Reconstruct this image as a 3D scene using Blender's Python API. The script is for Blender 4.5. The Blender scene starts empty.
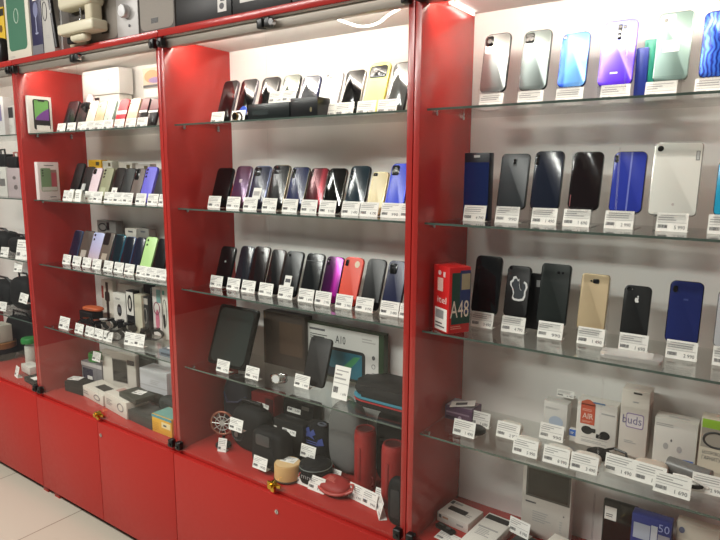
import bpy, bmesh, math, random
from mathutils import Vector, Matrix
random.seed(7)
C = bpy.context.scene.collection
SC = bpy.context.scene
R = math.radians

# ------------------------------------------------------------------ camera survey
CAM = (1.61373, -1.22933, 1.40213); YAW, PIT, ROL, F = 0.61054, 0.16078, 0.00536, 604.556
fw = Vector((-math.sin(YAW)*math.cos(PIT), math.cos(YAW)*math.cos(PIT), -math.sin(PIT)))
r0 = Vector((math.cos(YAW), math.sin(YAW), 0)); u0 = r0.cross(fw)
rt = math.cos(ROL)*r0 + math.sin(ROL)*u0; up = -math.sin(ROL)*r0 + math.cos(ROL)*u0
PC = Vector(CAM)
def ray(px, py): return fw + rt*((px-360)/F) + up*((270-py)/F)
def W(px, py, y):
    d = ray(px, py); t = (y-PC.y)/d.y; p = PC+d*t; return p.x, p.z
def ZP(px, py, z):
    d = ray(px, py); t = (z-PC.z)/d.z; p = PC+d*t; return p.x, p.y
cd = bpy.data.cameras.new('camera'); cam = bpy.data.objects.new('camera', cd); C.objects.link(cam)
cam.matrix_world = Matrix(((rt.x, up.x, -fw.x, PC.x), (rt.y, up.y, -fw.y, PC.y), (rt.z, up.z, -fw.z, PC.z), (0, 0, 0, 1)))
cd.sensor_width = 36; cd.sensor_fit = 'HORIZONTAL'; cd.lens = F/720*36; cd.clip_start = .01
SC.camera = cam

# ------------------------------------------------------------------ dimensions
CW = .9; DEP = .272; ZT = 1.8246; ZB = .4735; PT = .016
S = {1: 1.547, 2: 1.2851, 3: 1.0221, 4: .7572, 0: ZB}

# ------------------------------------------------------------------ materials
def lin(c):
    return tuple((v/12.92 if v <= .04045 else ((v+.055)/1.055)**2.4) for v in (x/255 for x in c[:3])) + (1,)
_m = {}
def M(rgb, rough=.5, metal=0., spec=.5, coat=0., noise=0., scale=30., emit=0.):
    key = (tuple(rgb), rough, metal, spec, coat, noise, scale, emit)
    if key in _m: return _m[key]
    m = bpy.data.materials.new('surface_%d_%d_%d' % tuple(rgb)); m.use_nodes = True
    nt = m.node_tree; b = nt.nodes['Principled BSDF']
    b.inputs['Base Color'].default_value = lin(rgb); b.inputs['Roughness'].default_value = rough
    b.inputs['Metallic'].default_value = metal; b.inputs['Specular IOR Level'].default_value = spec
    b.inputs['Coat Weight'].default_value = coat; b.inputs['Coat Roughness'].default_value = .05
    if emit:
        b.inputs['Emission Color'].default_value = lin(rgb); b.inputs['Emission Strength'].default_value = emit
    if noise:
        tc = nt.nodes.new('ShaderNodeTexCoord'); n = nt.nodes.new('ShaderNodeTexNoise'); n.inputs['Scale'].default_value = scale
        n.inputs['Detail'].default_value = 4
        nt.links.new(tc.outputs['Object'], n.inputs['Vector'])
        bp = nt.nodes.new('ShaderNodeBump'); bp.inputs['Strength'].default_value = noise; bp.inputs['Distance'].default_value = .003
        nt.links.new(n.outputs['Fac'], bp.inputs['Height']); nt.links.new(bp.outputs['Normal'], b.inputs['Normal'])
        rr = nt.nodes.new('ShaderNodeMapRange'); rr.inputs['To Min'].default_value = max(0, rough-.08); rr.inputs['To Max'].default_value = min(1, rough+.08)
        nt.links.new(n.outputs['Fac'], rr.inputs['Value']); nt.links.new(rr.outputs['Result'], b.inputs['Roughness'])
    _m[key] = m
    return m
def MG(stops, axis='Z', rough=.22, metal=.2, lo=-.001, hi=.15, wave=False):
    """paint that really fades from one colour to another along the phone's back"""
    m = bpy.data.materials.new('fading_paint'); m.use_nodes = True; nt = m.node_tree; b = nt.nodes['Principled BSDF']
    tc = nt.nodes.new('ShaderNodeTexCoord'); sx = nt.nodes.new('ShaderNodeSeparateXYZ'); nt.links.new(tc.outputs['Object'], sx.inputs[0])
    mr = nt.nodes.new('ShaderNodeMapRange'); mr.inputs['From Min'].default_value = lo; mr.inputs['From Max'].default_value = hi
    nt.links.new(sx.outputs[axis], mr.inputs['Value'])
    cr = nt.nodes.new('ShaderNodeValToRGB'); el = cr.color_ramp.elements
    while len(el) < len(stops): el.new(.5)
    for e, (p, c) in zip(el, stops): e.position = p; e.color = lin(c)
    if wave:
        w = nt.nodes.new('ShaderNodeTexWave'); w.inputs['Scale'].default_value = 40; w.inputs['Distortion'].default_value = 12; w.inputs['Detail Scale'].default_value = .6
        nt.links.new(tc.outputs['Object'], w.inputs['Vector']); nt.links.new(w.outputs['Fac'], cr.inputs['Fac'])
    else: nt.links.new(mr.outputs['Result'], cr.inputs['Fac'])
    nt.links.new(cr.outputs['Color'], b.inputs['Base Color'])
    b.inputs['Roughness'].default_value = rough; b.inputs['Metallic'].default_value = metal
    return m
def glass_mat(name, tint, f0=.04):
    m = bpy.data.materials.new(name); m.use_nodes = True; nt = m.node_tree
    for n in list(nt.nodes): nt.nodes.remove(n)
    out = nt.nodes.new('ShaderNodeOutputMaterial'); mix = nt.nodes.new('ShaderNodeMixShader')
    tr = nt.nodes.new('ShaderNodeBsdfTransparent'); tr.inputs[0].default_value = tint
    gl = nt.nodes.new('ShaderNodeBsdfGlossy'); gl.inputs['Roughness'].default_value = .0
    lw = nt.nodes.new('ShaderNodeLayerWeight'); pw = nt.nodes.new('ShaderNodeMath'); pw.operation = 'POWER'; pw.inputs[1].default_value = 5
    ma = nt.nodes.new('ShaderNodeMath'); ma.operation = 'MULTIPLY_ADD'; ma.inputs[1].default_value = 1-f0; ma.inputs[2].default_value = f0
    lw.inputs['Blend'].default_value = .5
    nt.links.new(lw.outputs['Facing'], pw.inputs[0]); nt.links.new(pw.outputs[0], ma.inputs[0]); nt.links.new(ma.outputs[0], mix.inputs['Fac'])
    nt.links.new(tr.outputs[0], mix.inputs[1]); nt.links.new(gl.outputs[0], mix.inputs[2]); nt.links.new(mix.outputs[0], out.inputs[0])
    return m
GLASS = glass_mat('door_glass', (.97, .98, .975, 1), .018)
SHELF = glass_mat('shelf_glass', (.965, .98, .972, 1), .04)
ACRYL = glass_mat('clear_acrylic', (.97, .97, .97, 1), .05)
GEDGE = M((78, 92, 84), .15, spec=.6)
RED = M((166, 44, 39), .22, spec=.45, noise=.02, scale=60)
REDF = M((162, 34, 29), .42, spec=.3, noise=.03, scale=50)
WALLW = M((228, 226, 222), .55, noise=.05, scale=20)
BLK = M((12, 12, 13), .35); BLKM = M((15, 15, 16), .6, spec=.3); BLKG = M((8, 8, 9), .08, spec=.5)
WHT = M((232, 229, 222), .5); PAPER = M((240, 238, 232), .6); INK = M((84, 84, 88), .6); GREYI = M((168, 166, 164), .6)
CHROME = M((200, 200, 200), .15, 1.); BRASS = M((205, 165, 70), .22, 1.); LENS = M((10, 10, 14), .05, spec=.8)
STEEL = M((150, 140, 130), .45, .3)

# ------------------------------------------------------------------ mesh helpers
def NB(): return bmesh.new()
def box(bm, x0, x1, y0, y1, z0, z1, bev=0., seg=2, mi=0):
    v = [bm.verts.new((x, y, z)) for x in (x0, x1) for y in (y0, y1) for z in (z0, z1)]
    q = [(0, 1, 3, 2), (4, 6, 7, 5), (0, 4, 5, 1), (2, 3, 7, 6), (0, 2, 6, 4), (1, 5, 7, 3)]
    fs = [bm.faces.new([v[i] for i in f]) for f in q]
    for f in fs: f.material_index = mi
    if bev:
        es = list({e for f in fs for e in f.edges})
        bmesh.ops.bevel(bm, geom=es, offset=bev, segments=seg, profile=.5, affect='EDGES')
    return v
def rr_outline(w, h, r, n=6, cx=0., cz=0.):
    pts = []
    r = min(r, w/2-1e-5, h/2-1e-5)
    for (sx, sz, a0) in ((1, 1, 0), (-1, 1, 90), (-1, -1, 180), (1, -1, 270)):
        for i in range(n+1):
            a = R(a0+90*i/n); pts.append((cx+sx*(w/2-r)+r*math.cos(a), cz+sz*(h/2-r)+r*math.sin(a)))
    return pts
def prism(bm, pts, y0, y1, bev=0., seg=2, mi=0):
    """outline in XZ, from y0 (front) to y1"""
    a = [bm.verts.new((x, y0, z)) for x, z in pts]; b = [bm.verts.new((x, y1, z)) for x, z in pts]
    n = len(pts); f0 = bm.faces.new(a); f1 = bm.faces.new(b[::-1])
    fs = [f0, f1]+[bm.faces.new((a[i], b[i], b[(i+1) % n], a[(i+1) % n])) for i in range(n)]
    for f in fs: f.material_index = mi
    if bev: bmesh.ops.bevel(bm, geom=list(f0.edges)+list(f1.edges), offset=bev, segments=seg, profile=.5, affect='EDGES')
    return fs
def rprism(bm, w, h, r, y0, y1, bev=0., cx=0., cz=0., n=6): return prism(bm, rr_outline(w, h, r, n, cx, cz), y0, y1, bev)
def cyl(bm, c, r, h, axis='Z', seg=24, r2=None):
    m = {'Z': Matrix(), 'Y': Matrix.Rotation(R(90), 4, 'X'), 'X': Matrix.Rotation(R(90), 4, 'Y')}[axis]
    bmesh.ops.create_cone(bm, cap_ends=True, segments=seg, radius1=r, radius2=r if r2 is None else r2, depth=h, matrix=Matrix.Translation(c) @ m)
def lathe(bm, prof, seg=36, c=(0, 0, 0)):
    rings = []
    for r, z in prof: rings.append([bm.verts.new((c[0]+r*math.cos(2*math.pi*i/seg), c[1]+r*math.sin(2*math.pi*i/seg), c[2]+z)) for i in range(seg)])
    for a, b in zip(rings, rings[1:]):
        for i in range(seg): bm.faces.new((a[i], a[(i+1) % seg], b[(i+1) % seg], b[i]))
    bm.faces.new(rings[0][::-1]); bm.faces.new(rings[-1])
def blob(bm, c, s, e=2.4, nu=28, nv=16):
    """superellipsoid: a soft rounded body"""
    sp = lambda v: math.copysign(abs(v)**(2/e), v)
    rows = []
    for j in range(1, nv):
        p = -math.pi/2+math.pi*j/nv
        rows.append([bm.verts.new((c[0]+s[0]*sp(math.cos(p))*sp(math.cos(2*math.pi*i/nu)), c[1]+s[1]*sp(math.cos(p))*sp(math.sin(2*math.pi*i/nu)), c[2]+s[2]*sp(math.sin(p)))) for i in range(nu)])
    b = bm.verts.new((c[0], c[1], c[2]-s[2])); t = bm.verts.new((c[0], c[1], c[2]+s[2]))
    for i in range(nu):
        bm.faces.new((b, rows[0][(i+1) % nu], rows[0][i])); bm.faces.new((t, rows[-1][i], rows[-1][(i+1) % nu]))
    for a, d in zip(rows, rows[1:]):
        for i in range(nu): bm.faces.new((a[i], a[(i+1) % nu], d[(i+1) % nu], d[i]))
def tube(bm, pts, r, seg=10, closed=False):
    P = [Vector(p) for p in pts]; n = len(P); rings = []; ref = Vector((.13, .21, .97))
    for i in range(n):
        t = (P[(i+1) % n]-P[i-1]) if closed else (P[min(i+1, n-1)]-P[max(i-1, 0)])
        t.normalize(); a = t.cross(ref)
        if a.length < .05: a = t.cross(Vector((1, 0, 0)))
        a.normalize(); b = t.cross(a)
        rings.append([bm.verts.new(P[i]+r*(a*math.cos(2*math.pi*k/seg)+b*math.sin(2*math.pi*k/seg))) for k in range(seg)])
    for i in range(n if closed else n-1):
        A, B = rings[i], rings[(i+1) % n]
        for k in range(seg): bm.faces.new((A[k], A[(k+1) % seg], B[(k+1) % seg], B[k]))
    if not closed: bm.faces.new(rings[0][::-1]); bm.faces.new(rings[-1])
def torus(bm, c, Rr, r, axis='Z', n=32, sx=1., sz=1.):
    pts = []
    for i in range(n):
        a = 2*math.pi*i/n; p = (Rr*math.cos(a)*sx, Rr*math.sin(a)*sz)
        pts.append({'Z': (c[0]+p[0], c[1]+p[1], c[2]), 'Y': (c[0]+p[0], c[1], c[2]+p[1]), 'X': (c[0], c[1]+p[0], c[2]+p[1])}[axis])
    tube(bm, pts, r, closed=True)
def lift(bm, mat): bmesh.ops.transform(bm, matrix=mat, verts=bm.verts[:])
def obj(name, bm, mats, parent=None, loc=None, smooth=True, rot=None):
    me = bpy.data.meshes.new(name)
    bmesh.ops.recalc_face_normals(bm, faces=bm.faces[:]); bm.to_mesh(me); bm.free()
    for m in (mats if isinstance(mats, (list, tuple)) else [mats]): me.materials.append(m)
    if smooth and len(me.polygons):
        me.polygons.foreach_set('use_smooth', [True]*len(me.polygons)); me.set_sharp_from_angle(angle=R(38))
    o = bpy.data.objects.new(name, me); C.objects.link(o); o.parent = parent
    if loc: o.location = loc
    if rot: o.rotation_euler = rot
    return o
LABELS = {}
def tag_(o, label, cat, group=None, kind=None):
    if label: o['label'] = label; LABELS.setdefault(label, []).append(o.name)
    if cat: o['category'] = cat
    if group: o['group'] = group
    if kind: o['kind'] = kind
    return o
def thing(name, label, cat, loc=(0, 0, 0), rot=(0, 0, 0), group=None):
    o = bpy.data.objects.new(name, None); C.objects.link(o); o.location = loc; o.rotation_euler = rot; o.empty_display_size = .02
    return tag_(o, label, cat, group)
def struct(name, bm, m):
    o = obj(name, bm, m); o['kind'] = 'structure'; return o

_txt = {}
def text_data(s):
    """outline of a piece of lettering as (verts, faces), unit box"""
    if s in _txt: return _txt[s]
    cu = bpy.data.curves.new('t', 'FONT'); cu.body = s; cu.resolution_u = 2
    o = bpy.data.objects.new('t', cu); C.objects.link(o)
    dg = bpy.context.evaluated_depsgraph_get(); me = bpy.data.meshes.new_from_object(o.evaluated_get(dg))
    vs = [(v.co.x, v.co.y) for v in me.vertices]; fs = [tuple(p.vertices) for p in me.polygons]
    bpy.data.objects.remove(o); bpy.data.meshes.remove(me); bpy.data.curves.remove(cu)
    x0 = min(v[0] for v in vs); x1 = max(v[0] for v in vs); y0 = min(v[1] for v in vs); y1 = max(v[1] for v in vs)
    _txt[s] = ([((x-x0)/(x1-x0), (y-y0)/(y1-y0)) for x, y in vs], fs)
    return _txt[s]
def text(bm, s, x0, x1, z0, z1, y, mi=0):
    vs, fs = text_data(s); V = [bm.verts.new((x0+u*(x1-x0), y, z0+v*(z1-z0))) for u, v in vs]
    for f in fs:
        try: bm.faces.new([V[i] for i in f]).material_index = mi
        except ValueError: pass

def print_shape(bm, kind, x0, x1, z0, z1, y, txt=None, t=.0004):
    w, h = x1-x0, z1-z0; cx, cz = (x0+x1)/2, (z0+z1)/2
    if kind == 'rect': box(bm, x0, x1, y-t, y, z0, z1)
    elif kind == 'rr': rprism(bm, w, h, min(w, h)*.14, y-t, y, cx=cx, cz=cz)
    elif kind == 'ell': prism(bm, [(cx+w/2*math.cos(2*math.pi*i/28), cz+h/2*math.sin(2*math.pi*i/28)) for i in range(28)], y-t, y)
    elif kind == 'ring':
        torus(bm, (cx, y, cz), w/2, max(.0008, w*.05), 'Y', 28, 1, h/w)
    elif kind == 'text': text(bm, txt, x0, x1, z0, z1, y-t)
    elif kind == 'lines':
        n = max(2, int(h/.006))
        for i in range(n):
            zz = z0+h*(i+.3)/n; box(bm, x0, x0+w*random.uniform(.6, 1), y-t, y, zz, zz+h/n*.4)
    elif kind == 'poly': prism(bm, [(x0+u*w, z0+v*h) for u, v in txt], y-t, y)

def carton(name, label, cat, w, h, d, loc, mat, prints=(), rotz=0., group=None, bev=.0015, tops=(), sides=(), lefts=(), part='carton'):
    """a printed cardboard box: root at the middle of its front bottom edge, front towards -Y"""
    t = thing(name, label, cat, loc, (0, 0, rotz), group)
    bm = NB(); box(bm, -w/2, w/2, 0, d, 0, h, bev); obj(part, bm, mat, t)
    for (pn, u0, v0, u1, v1, m, kind, *tx) in prints:
        bm = NB(); lay = tx[1] if len(tx) > 1 else 0
        print_shape(bm, kind, -w/2+u0*w, -w/2+u1*w, v0*h, v1*h, -.0002-.0004*lay, tx[0] if tx else None); obj(pn, bm, m, t)
    for (lst, mtx, ww, hh) in ((tops, Matrix.Translation((0, 0, h)) @ Matrix.Rotation(R(-90), 4, 'X'), w, d),
                               (sides, Matrix.Translation((w/2, 0, 0)) @ Matrix.Rotation(R(90), 4, 'Z') @ Matrix.Translation((d/2, 0, 0)), d, h),
                               (lefts, Matrix.Translation((-w/2, d, 0)) @ Matrix.Rotation(R(-90), 4, 'Z') @ Matrix.Translation((d/2, 0, 0)), d, h)):
        for (pn, u0, v0, u1, v1, m, kind, *tx) in lst:
            bm = NB(); lay = tx[1] if len(tx) > 1 else 0
            print_shape(bm, kind, -ww/2+u0*ww, -ww/2+u1*ww, v0*hh, v1*hh, -.0002-.0004*lay, tx[0] if tx else None); lift(bm, mtx); obj(pn, bm, m, t)
    return t
def pbox(name, label, cat, TL, BR, zs, y, d, mat, prints=(), **k):
    """carton whose front face spans two picture points at depth y, standing on height zs"""
    x0, z1 = W(TL[0], TL[1], y); x1, _ = W(BR[0], BR[1], y)
    return carton(name, label, cat, x1-x0, z1-zs, d, ((x0+x1)/2, y, zs), mat, prints, **k)

# ------------------------------------------------------------------ the room
def tiles():
    m = bpy.data.materials.new('floor_tiles'); m.use_nodes = True; nt = m.node_tree; b = nt.nodes['Principled BSDF']
    tc = nt.nodes.new('ShaderNodeTexCoord'); mp = nt.nodes.new('ShaderNodeMapping'); mp.inputs['Location'].default_value = (.674+.548*8, .40+.548*8, 0)
    br = nt.nodes.new('ShaderNodeTexBrick'); br.offset = 0; br.inputs['Scale'].default_value = 1; br.inputs['Brick Width'].default_value = .548; br.inputs['Row Height'].default_value = .548
    br.inputs['Mortar Size'].default_value = .0022; br.inputs['Color1'].default_value = lin((184, 176, 160)); br.inputs['Color2'].default_value = lin((187, 179, 164)); br.inputs['Mortar'].default_value = lin((118, 104, 90))
    nt.links.new(tc.outputs['Object'], mp.inputs[0]); nt.links.new(mp.outputs[0], br.inputs['Vector']); nt.links.new(br.outputs['Color'], b.inputs['Base Color'])
    b.inputs['Roughness'].default_value = .28
    return m
bm = NB(); box(bm, -3.2, 3.6, -3.2, .42, -.04, 0); struct('floor', bm, tiles())
bm = NB(); box(bm, -3.2, 3.6, .42, .5, 0, 2.8); struct('wall_back', bm, M((120, 116, 112), .8, noise=.1))
bm = NB(); box(bm, -3.2, 3.6, -3.2, .42, 2.8, 2.86); struct('ceiling', bm, M((225, 224, 220), .9))

# ------------------------------------------------------------------ the display cabinets
LEDP = [13., 33., 50., 50.]
def cabinet(i, label):
    x0 = -1.8+CW*i; x1 = x0+CW; g = .0012
    t = thing('display_cabinet', label, 'cabinet', (x0+CW/2, 0, 0), (0, 0, 0), 'red display cabinets in a row')
    a, b = -CW/2+g, CW/2-g
    for s0, s1 in ((a, a+PT), (b-PT, b)):
        bm = NB(); box(bm, s0, s1, 0, DEP+.012, .05, ZT-.0201, .0008); obj('side_panel', bm, RED, t)
    bm = NB(); box(bm, a, b, -.004, DEP+.012, ZT-.02, ZT, .001); obj('top_panel', bm, RED, t)
    bm = NB(); box(bm, a+PT+.0006, b-PT-.0006, .004, DEP-.0006, ZT-.0228, ZT-.0202); obj('ceiling_panel', bm, WALLW, t)
    bm = NB(); box(bm, a+PT, b-PT, 0, DEP, ZB-.018, ZB, .0008); obj('deck_panel', bm, RED, t)
    bm = NB(); box(bm, a+PT, b-PT, DEP, DEP+.01, .05, ZT-.0205); obj('back_panel', bm, WALLW, t)
    bm = NB(); box(bm, a+PT, b-PT, .045, .06, .003, .07); obj('plinth', bm, M((60, 24, 22), .5), t)
    for fx in (a+.045, b-.045):
        bm = NB(); box(bm, fx-.02, fx+.02, .012, .044, 0, .05, .002); obj('foot', bm, REDF, t)
    for k, (d0, d1) in enumerate(((a, -.0012), (.0012, b)) if i != 2 else ((a, a), (a, b))):
        if d1-d0 < .01: continue
        bm = NB(); box(bm, d0, d1, -.018, -.0015, .052, ZB-.014, .0012); dr = obj('base_door', bm, REDF, t)
        if k == 1:
            bm = NB(); cyl(bm, (.022, -.0195, ZB-.062), .007, .003, 'Y'); box(bm, .0205, .0235, -.0225, -.021, ZB-.068, ZB-.058, .0005); obj('key_lock', bm, CHROME, dr)
    # glass doors
    for k, (d0, d1) in enumerate(((a+.006, -.001), (.001, b-.006))):
        bm = NB(); box(bm, d0, d1, -.0075, -.0025, ZB+.001, ZT-.023); dr = obj('glass_door', bm, GLASS, t)
        hx = d0+.012 if k == 0 else d1-.012
        for hz in (ZB+.014, ZT-.04):
            bm = NB(); box(bm, hx-.011, hx+.011, -.017, .004, hz-.013, hz+.015, .004, 3); cyl(bm, (hx, -.018, hz-.002), .006, .006, 'Y'); obj('hinge', bm, BLK, dr)
        cx = -.013 if k == 0 else .013
        bm = NB(); box(bm, cx-.011, cx+.011, -.017, .004, ZT-.052, ZT-.025, .005, 3); obj('door_catch', bm, BLK, dr)
        if k == 1:
            bm = NB(); cyl(bm, (.03, -.012, ZT-.04), .008, .012, 'Y'); obj('catch_knob', bm, CHROME, dr)
            bm = NB(); cyl(bm, (.004, -.016, ZB+.016), .012, .018, 'Y', 20); box(bm, -.022, .03, -.013, -.008, ZB+.008, ZB+.02, .002)
            cyl(bm, (.004, -.027, ZB+.016), .0075, .008, 'Y', 20); box(bm, -.004, .012, -.02, -.01, ZB-.006, ZB+.01, .003); obj('door_lock', bm, BRASS, dr)
    # shelves on pins
    for n in (1, 2, 3, 4):
        z = S[n]
        bm = NB(); x_a, x_b = a+PT+.001, b-PT-.001
        box(bm, x_a, x_b, .03, DEP-.004, z-.005, z)
        for f in bm.faces:
            if abs(f.normal.z) < .5 and f.calc_center_median().y < .031: f.material_index = 1
        sh = obj('glass_shelf', bm, [SHELF, GEDGE], t, smooth=False)
        sh['label'] = ['clear glass shelf with green edge, topmost', 'clear glass shelf, second down', 'clear glass shelf, third down', 'clear glass shelf, lowest'][n-1]
        for px in (a+PT, b-PT):
            for py in (.06, DEP-.07):
                bm = NB(); sgn = 1 if px < 0 else -1
                cyl(bm, (px+sgn*.006, py, z-.009), .0035, .0125, 'X', 12); cyl(bm, (px+sgn*.009, py, z-.0095), .005, .006, 'X', 12); obj('shelf_pin', bm, CHROME, t)
    # light profile along the front under the top
    bm = NB(); box(bm, a+PT+.001, b-PT-.001, .012, .034, ZT-.05, ZT-.023, .001); pr = obj('light_profile', bm, STEEL, t)
    bm = NB(); box(bm, a+PT+.006, b-PT-.006, .0345, .042, ZT-.0465, ZT-.03, .0015); obj('light_diffuser', bm, M((255, 244, 232), .5, emit=LEDP[i]), pr)
    return t
cabinet(0, 'red glass-fronted display cabinet cut off by the left edge of the photo')
cabinet(1, 'red glass-fronted display cabinet below the sewing machine and grey speakers')
cabinet(2, 'red glass-fronted display cabinet in the middle holding tablets, bags and round speakers')
cabinet(3, 'red glass-fronted display cabinet on the right holding phones on clear stands')

# sagging led strip in the middle cabinet; added strip for right cabinet's lit ceiling
def led(label, pix, y):
    pts = []
    P = [W(px, py, yy) + (yy,) for (px, py), yy in zip(pix, y)]
    P = [Vector((max(p[0], .924) if p[0] > .9 else p[0], p[2], min(p[1], ZT-.029))) for p in P]
    for i in range(len(P)-1):
        p0, p1, p2, p3 = P[max(i-1, 0)], P[i], P[i+1], P[min(i+2, len(P)-1)]
        for k in range(8):
            t = k/8; pts.append(.5*((2*p1)+(-p0+p2)*t+(2*p0-5*p1+4*p2-p3)*t*t+(-p0+3*p1-3*p2+p3)*t**3))
    pts.append(P[-1])
    t = thing('glow_strip', label, 'light', P[0])
    bm = NB(); tube(bm, [q-P[0] for q in pts], .0028, 8); obj('glowing_tape', bm, M((255, 246, 236), .5, emit=8.), t)
    bm = NB(); box(bm, -.008, .008, -.004, .004, -.002, ZT-.023-P[0].z, .0005); obj('end_clip', bm, WHT, t)
led('white led strip sagging below the top of the middle cabinet', [(331, 13), (345, 22), (362, 26.5), (378, 23), (390, 14), (404, 1)], [.06, .07, .08, .09, .09, .085])
led('added glowing strip standing in for the lit ceiling of the right cabinet', [(447, 1.5), (453, 5), (459, 7.5), (465, 10), (469, 12)], [.13, .16, .19, .22, .25])  # glow added where the white ceiling is brightly lit

# ------------------------------------------------------------------ phones
LENS3V = [(.2, .07, .05), (.2, .15, .05), (.2, .23, .05)]
def cam_sq(u0=.07, v0=.035, u1=.45, v1=.22, n=4): return dict(mod=(u0, v0, u1, v1), lenses=[(u0+(u1-u0)*a, v0+(v1-v0)*b, .055) for a, b in ((.3, .28), (.7, .28), (.3, .72), (.7, .72))[:n]])
def cam_v(u=.2, v0=.04, v1=.26, w=.2, n=3): return dict(mod=(u-w/2, v0, u+w/2, v1), lenses=[(u, v0+(v1-v0)*(i+.5)/n, .05) for i in range(n)])
def cam_free(n=3, u=.2, v=.07, dv=.085): return dict(mod=None, lenses=[(u, v+dv*i, .06) for i in range(n)])
def phone(short, TL, TR, sh, y0, lean, back, edge=(30, 30, 32), cam=None, bottom=None, extras=(), rough=.22, metal=.0, group=None, wfix=None, screen=False, backmat=None, rad=.011, camcol=(20, 20, 22), name='smartphone', cat='phone', label=None, t=.0085, lensring=(70, 70, 74)):
    th = R(lean); zs = S[sh]
    def hit(px, py):
        d = ray(px, py); n = Vector((0, math.cos(th), -math.sin(th))); q = PC+d*(n.dot(Vector((0, y0, zs))-PC)/n.dot(d))
        return q.x, (q.z-zs)/math.cos(th)
    a, ha = hit(*TL); b, hb = hit(*TR); w = wfix or (b-a); L = (ha+hb)/2; base = 0.
    if bottom: base = max(.006, hit(*bottom)[1]); L -= base
    rise = t*math.sin(th)+.0004
    cx = (a+b)/2 if not wfix else a+wfix/2
    loc = (cx, y0+base*math.sin(th), zs+base*math.cos(th)+(0 if bottom else rise))
    if not bottom: L -= rise
    o = thing(name, label or short, cat, loc, (-th, 0, 0), group)
    bm = NB(); rprism(bm, w, L, rad, 0, t, .0018, cz=L/2); obj('frame', bm, M(edge, .25, .6), o)
    bm = NB(); rprism(bm, w-.003, L-.003, rad-.0015, -.0005, .0012, .0003, cz=L/2)
    if screen:
        obj('screen', bm, BLKG, o)
    else: obj('back_cover', bm, backmat or M(back, rough, metal, spec=.5), o)
    if cam:
        tgt = o; y = -.0005
        if cam['mod']:
            u_0, v_0, u_1, v_1 = cam['mod']; bm = NB(); mw = (u_1-u_0)*w; mh = (v_1-v_0)*L
            rprism(bm, mw, mh, min(mw, mh)*.25, -.0022, -.0004, .0005, cx=-w/2+(u_0+u_1)/2*w, cz=L-(v_0+v_1)/2*L)
            tgt = obj('camera_module', bm, M(camcol, .15, .1), o); y = -.0022
        for (u, v, r) in cam['lenses']:
            bm = NB(); cx_, cz_, rr_ = -w/2+u*w, L-v*L, r*w
            cyl(bm, (cx_, y-.0004, cz_), rr_, .0009, 'Y', 18); torus(bm, (cx_, y-.0006, cz_), rr_, .0006, 'Y', 18); obj('lens', bm, LENS, tgt)
    for (pn, ua, va, ub, vb, m, kind, *tx) in extras:   # v from the top
        bm = NB(); lay = tx[1] if len(tx) > 1 else 0
        print_shape(bm, kind, -w/2+ua*w, -w/2+ub*w, L-vb*L, L-va*L, -.0006-.0004*lay, tx[0] if tx else None); obj(pn, bm, m, o)
    return o, loc, w, L

# price tags
_tagm = {}
PRICES = ['1 490', '1 690', '2 990', '5 990', '8 990', '3 490', '4 790', '990']
def tag_meshes(v, w=.058, h=.039, foot=True):
    key = (v, w, h, foot)
    if key in _tagm: return _tagm[key]
    th = R(14); bm = NB()
    box(bm, -w/2, w/2, 0, .0006, 0, h); lift(bm, Matrix.Rotation(-th, 4, 'X'))
    if foot: box(bm, -w/2, w/2, .0002, .022, .0001, .0007)
    c = bpy.data.meshes.new('card'); bm.to_mesh(c); bm.free(); c.materials.append(PAPER)
    bm = NB(); y = -.0003; rnd = random.Random(v); W_ = w; nrep = 2 if w > .09 else 1
    for rep in range(nrep):
     w = W_/nrep; ox = -W_/2+w*(rep+.5)
     for zz, a, b, t in ((.86, .12, .88, .035), (.74, .05, .05+.4+.4*rnd.random(), .05), (.62, .05, .05+.3+.5*rnd.random(), .05)):
         box(bm, ox-w/2+a*w, ox-w/2+b*w, y-.0002, y, zz*h-t*h/2, zz*h+t*h/2, mi=1)
     n = 11
     for i in range(n): box(bm, ox-w/2+w*(.06+.028*i), ox-w/2+w*(.06+.028*i+.012+.008*rnd.random()), y-.0002, y, h*.18, h*.36)
     text(bm, PRICES[(v+rep) % len(PRICES)], ox+w*.08, ox+w*.42, h*.14, min(h*.33, h*.14+w*.13), y-.0002)
     box(bm, ox-w/2+w*.05, ox+w/2-w*.05, y-.0002, y, h*.47, h*.49, mi=1)
    lift(bm, Matrix.Rotation(-th, 4, 'X'))
    p = bpy.data.meshes.new('printed_price'); bm.to_mesh(p); bm.free(); p.materials.append(INK); p.materials.append(GREYI)
    _tagm[key] = (c, p); return c, p
def topz(t, part='carton'):
    o = [c for c in t.children if c.name.startswith(part)][0]
    return t.location.z+max(v.co.z for v in o.data.vertices)
TAGGROUP = 'white price tags standing on the cabinet shelves'
ntag = [0]
def tag_at(label, x, y, z, rotz=0., w=.058, h=.039, rx=0., ry=0.):
    c, p = tag_meshes(ntag[0] % 8, w, h, abs(rx) < .3); ntag[0] += 1
    o = thing('price_tag', label, 'price tag', (x, y, z), (rx, ry, rotz), TAGGROUP)
    for nm, me in (('card', c), ('printed_price', p)):
        k = bpy.data.objects.new(nm, me); C.objects.link(k); k.parent = o
    return o
def ptag(label, px, py, sh, y, **k):
    x, _ = W(px, py, y); return tag_at(label, x, y, S[sh]+.0002, **k)
def ztag(label, px, py, sh, **k):
    x, y = ZP(px, py, S[sh]); return tag_at(label, x, y, S[sh]+.0002, **k)
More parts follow.
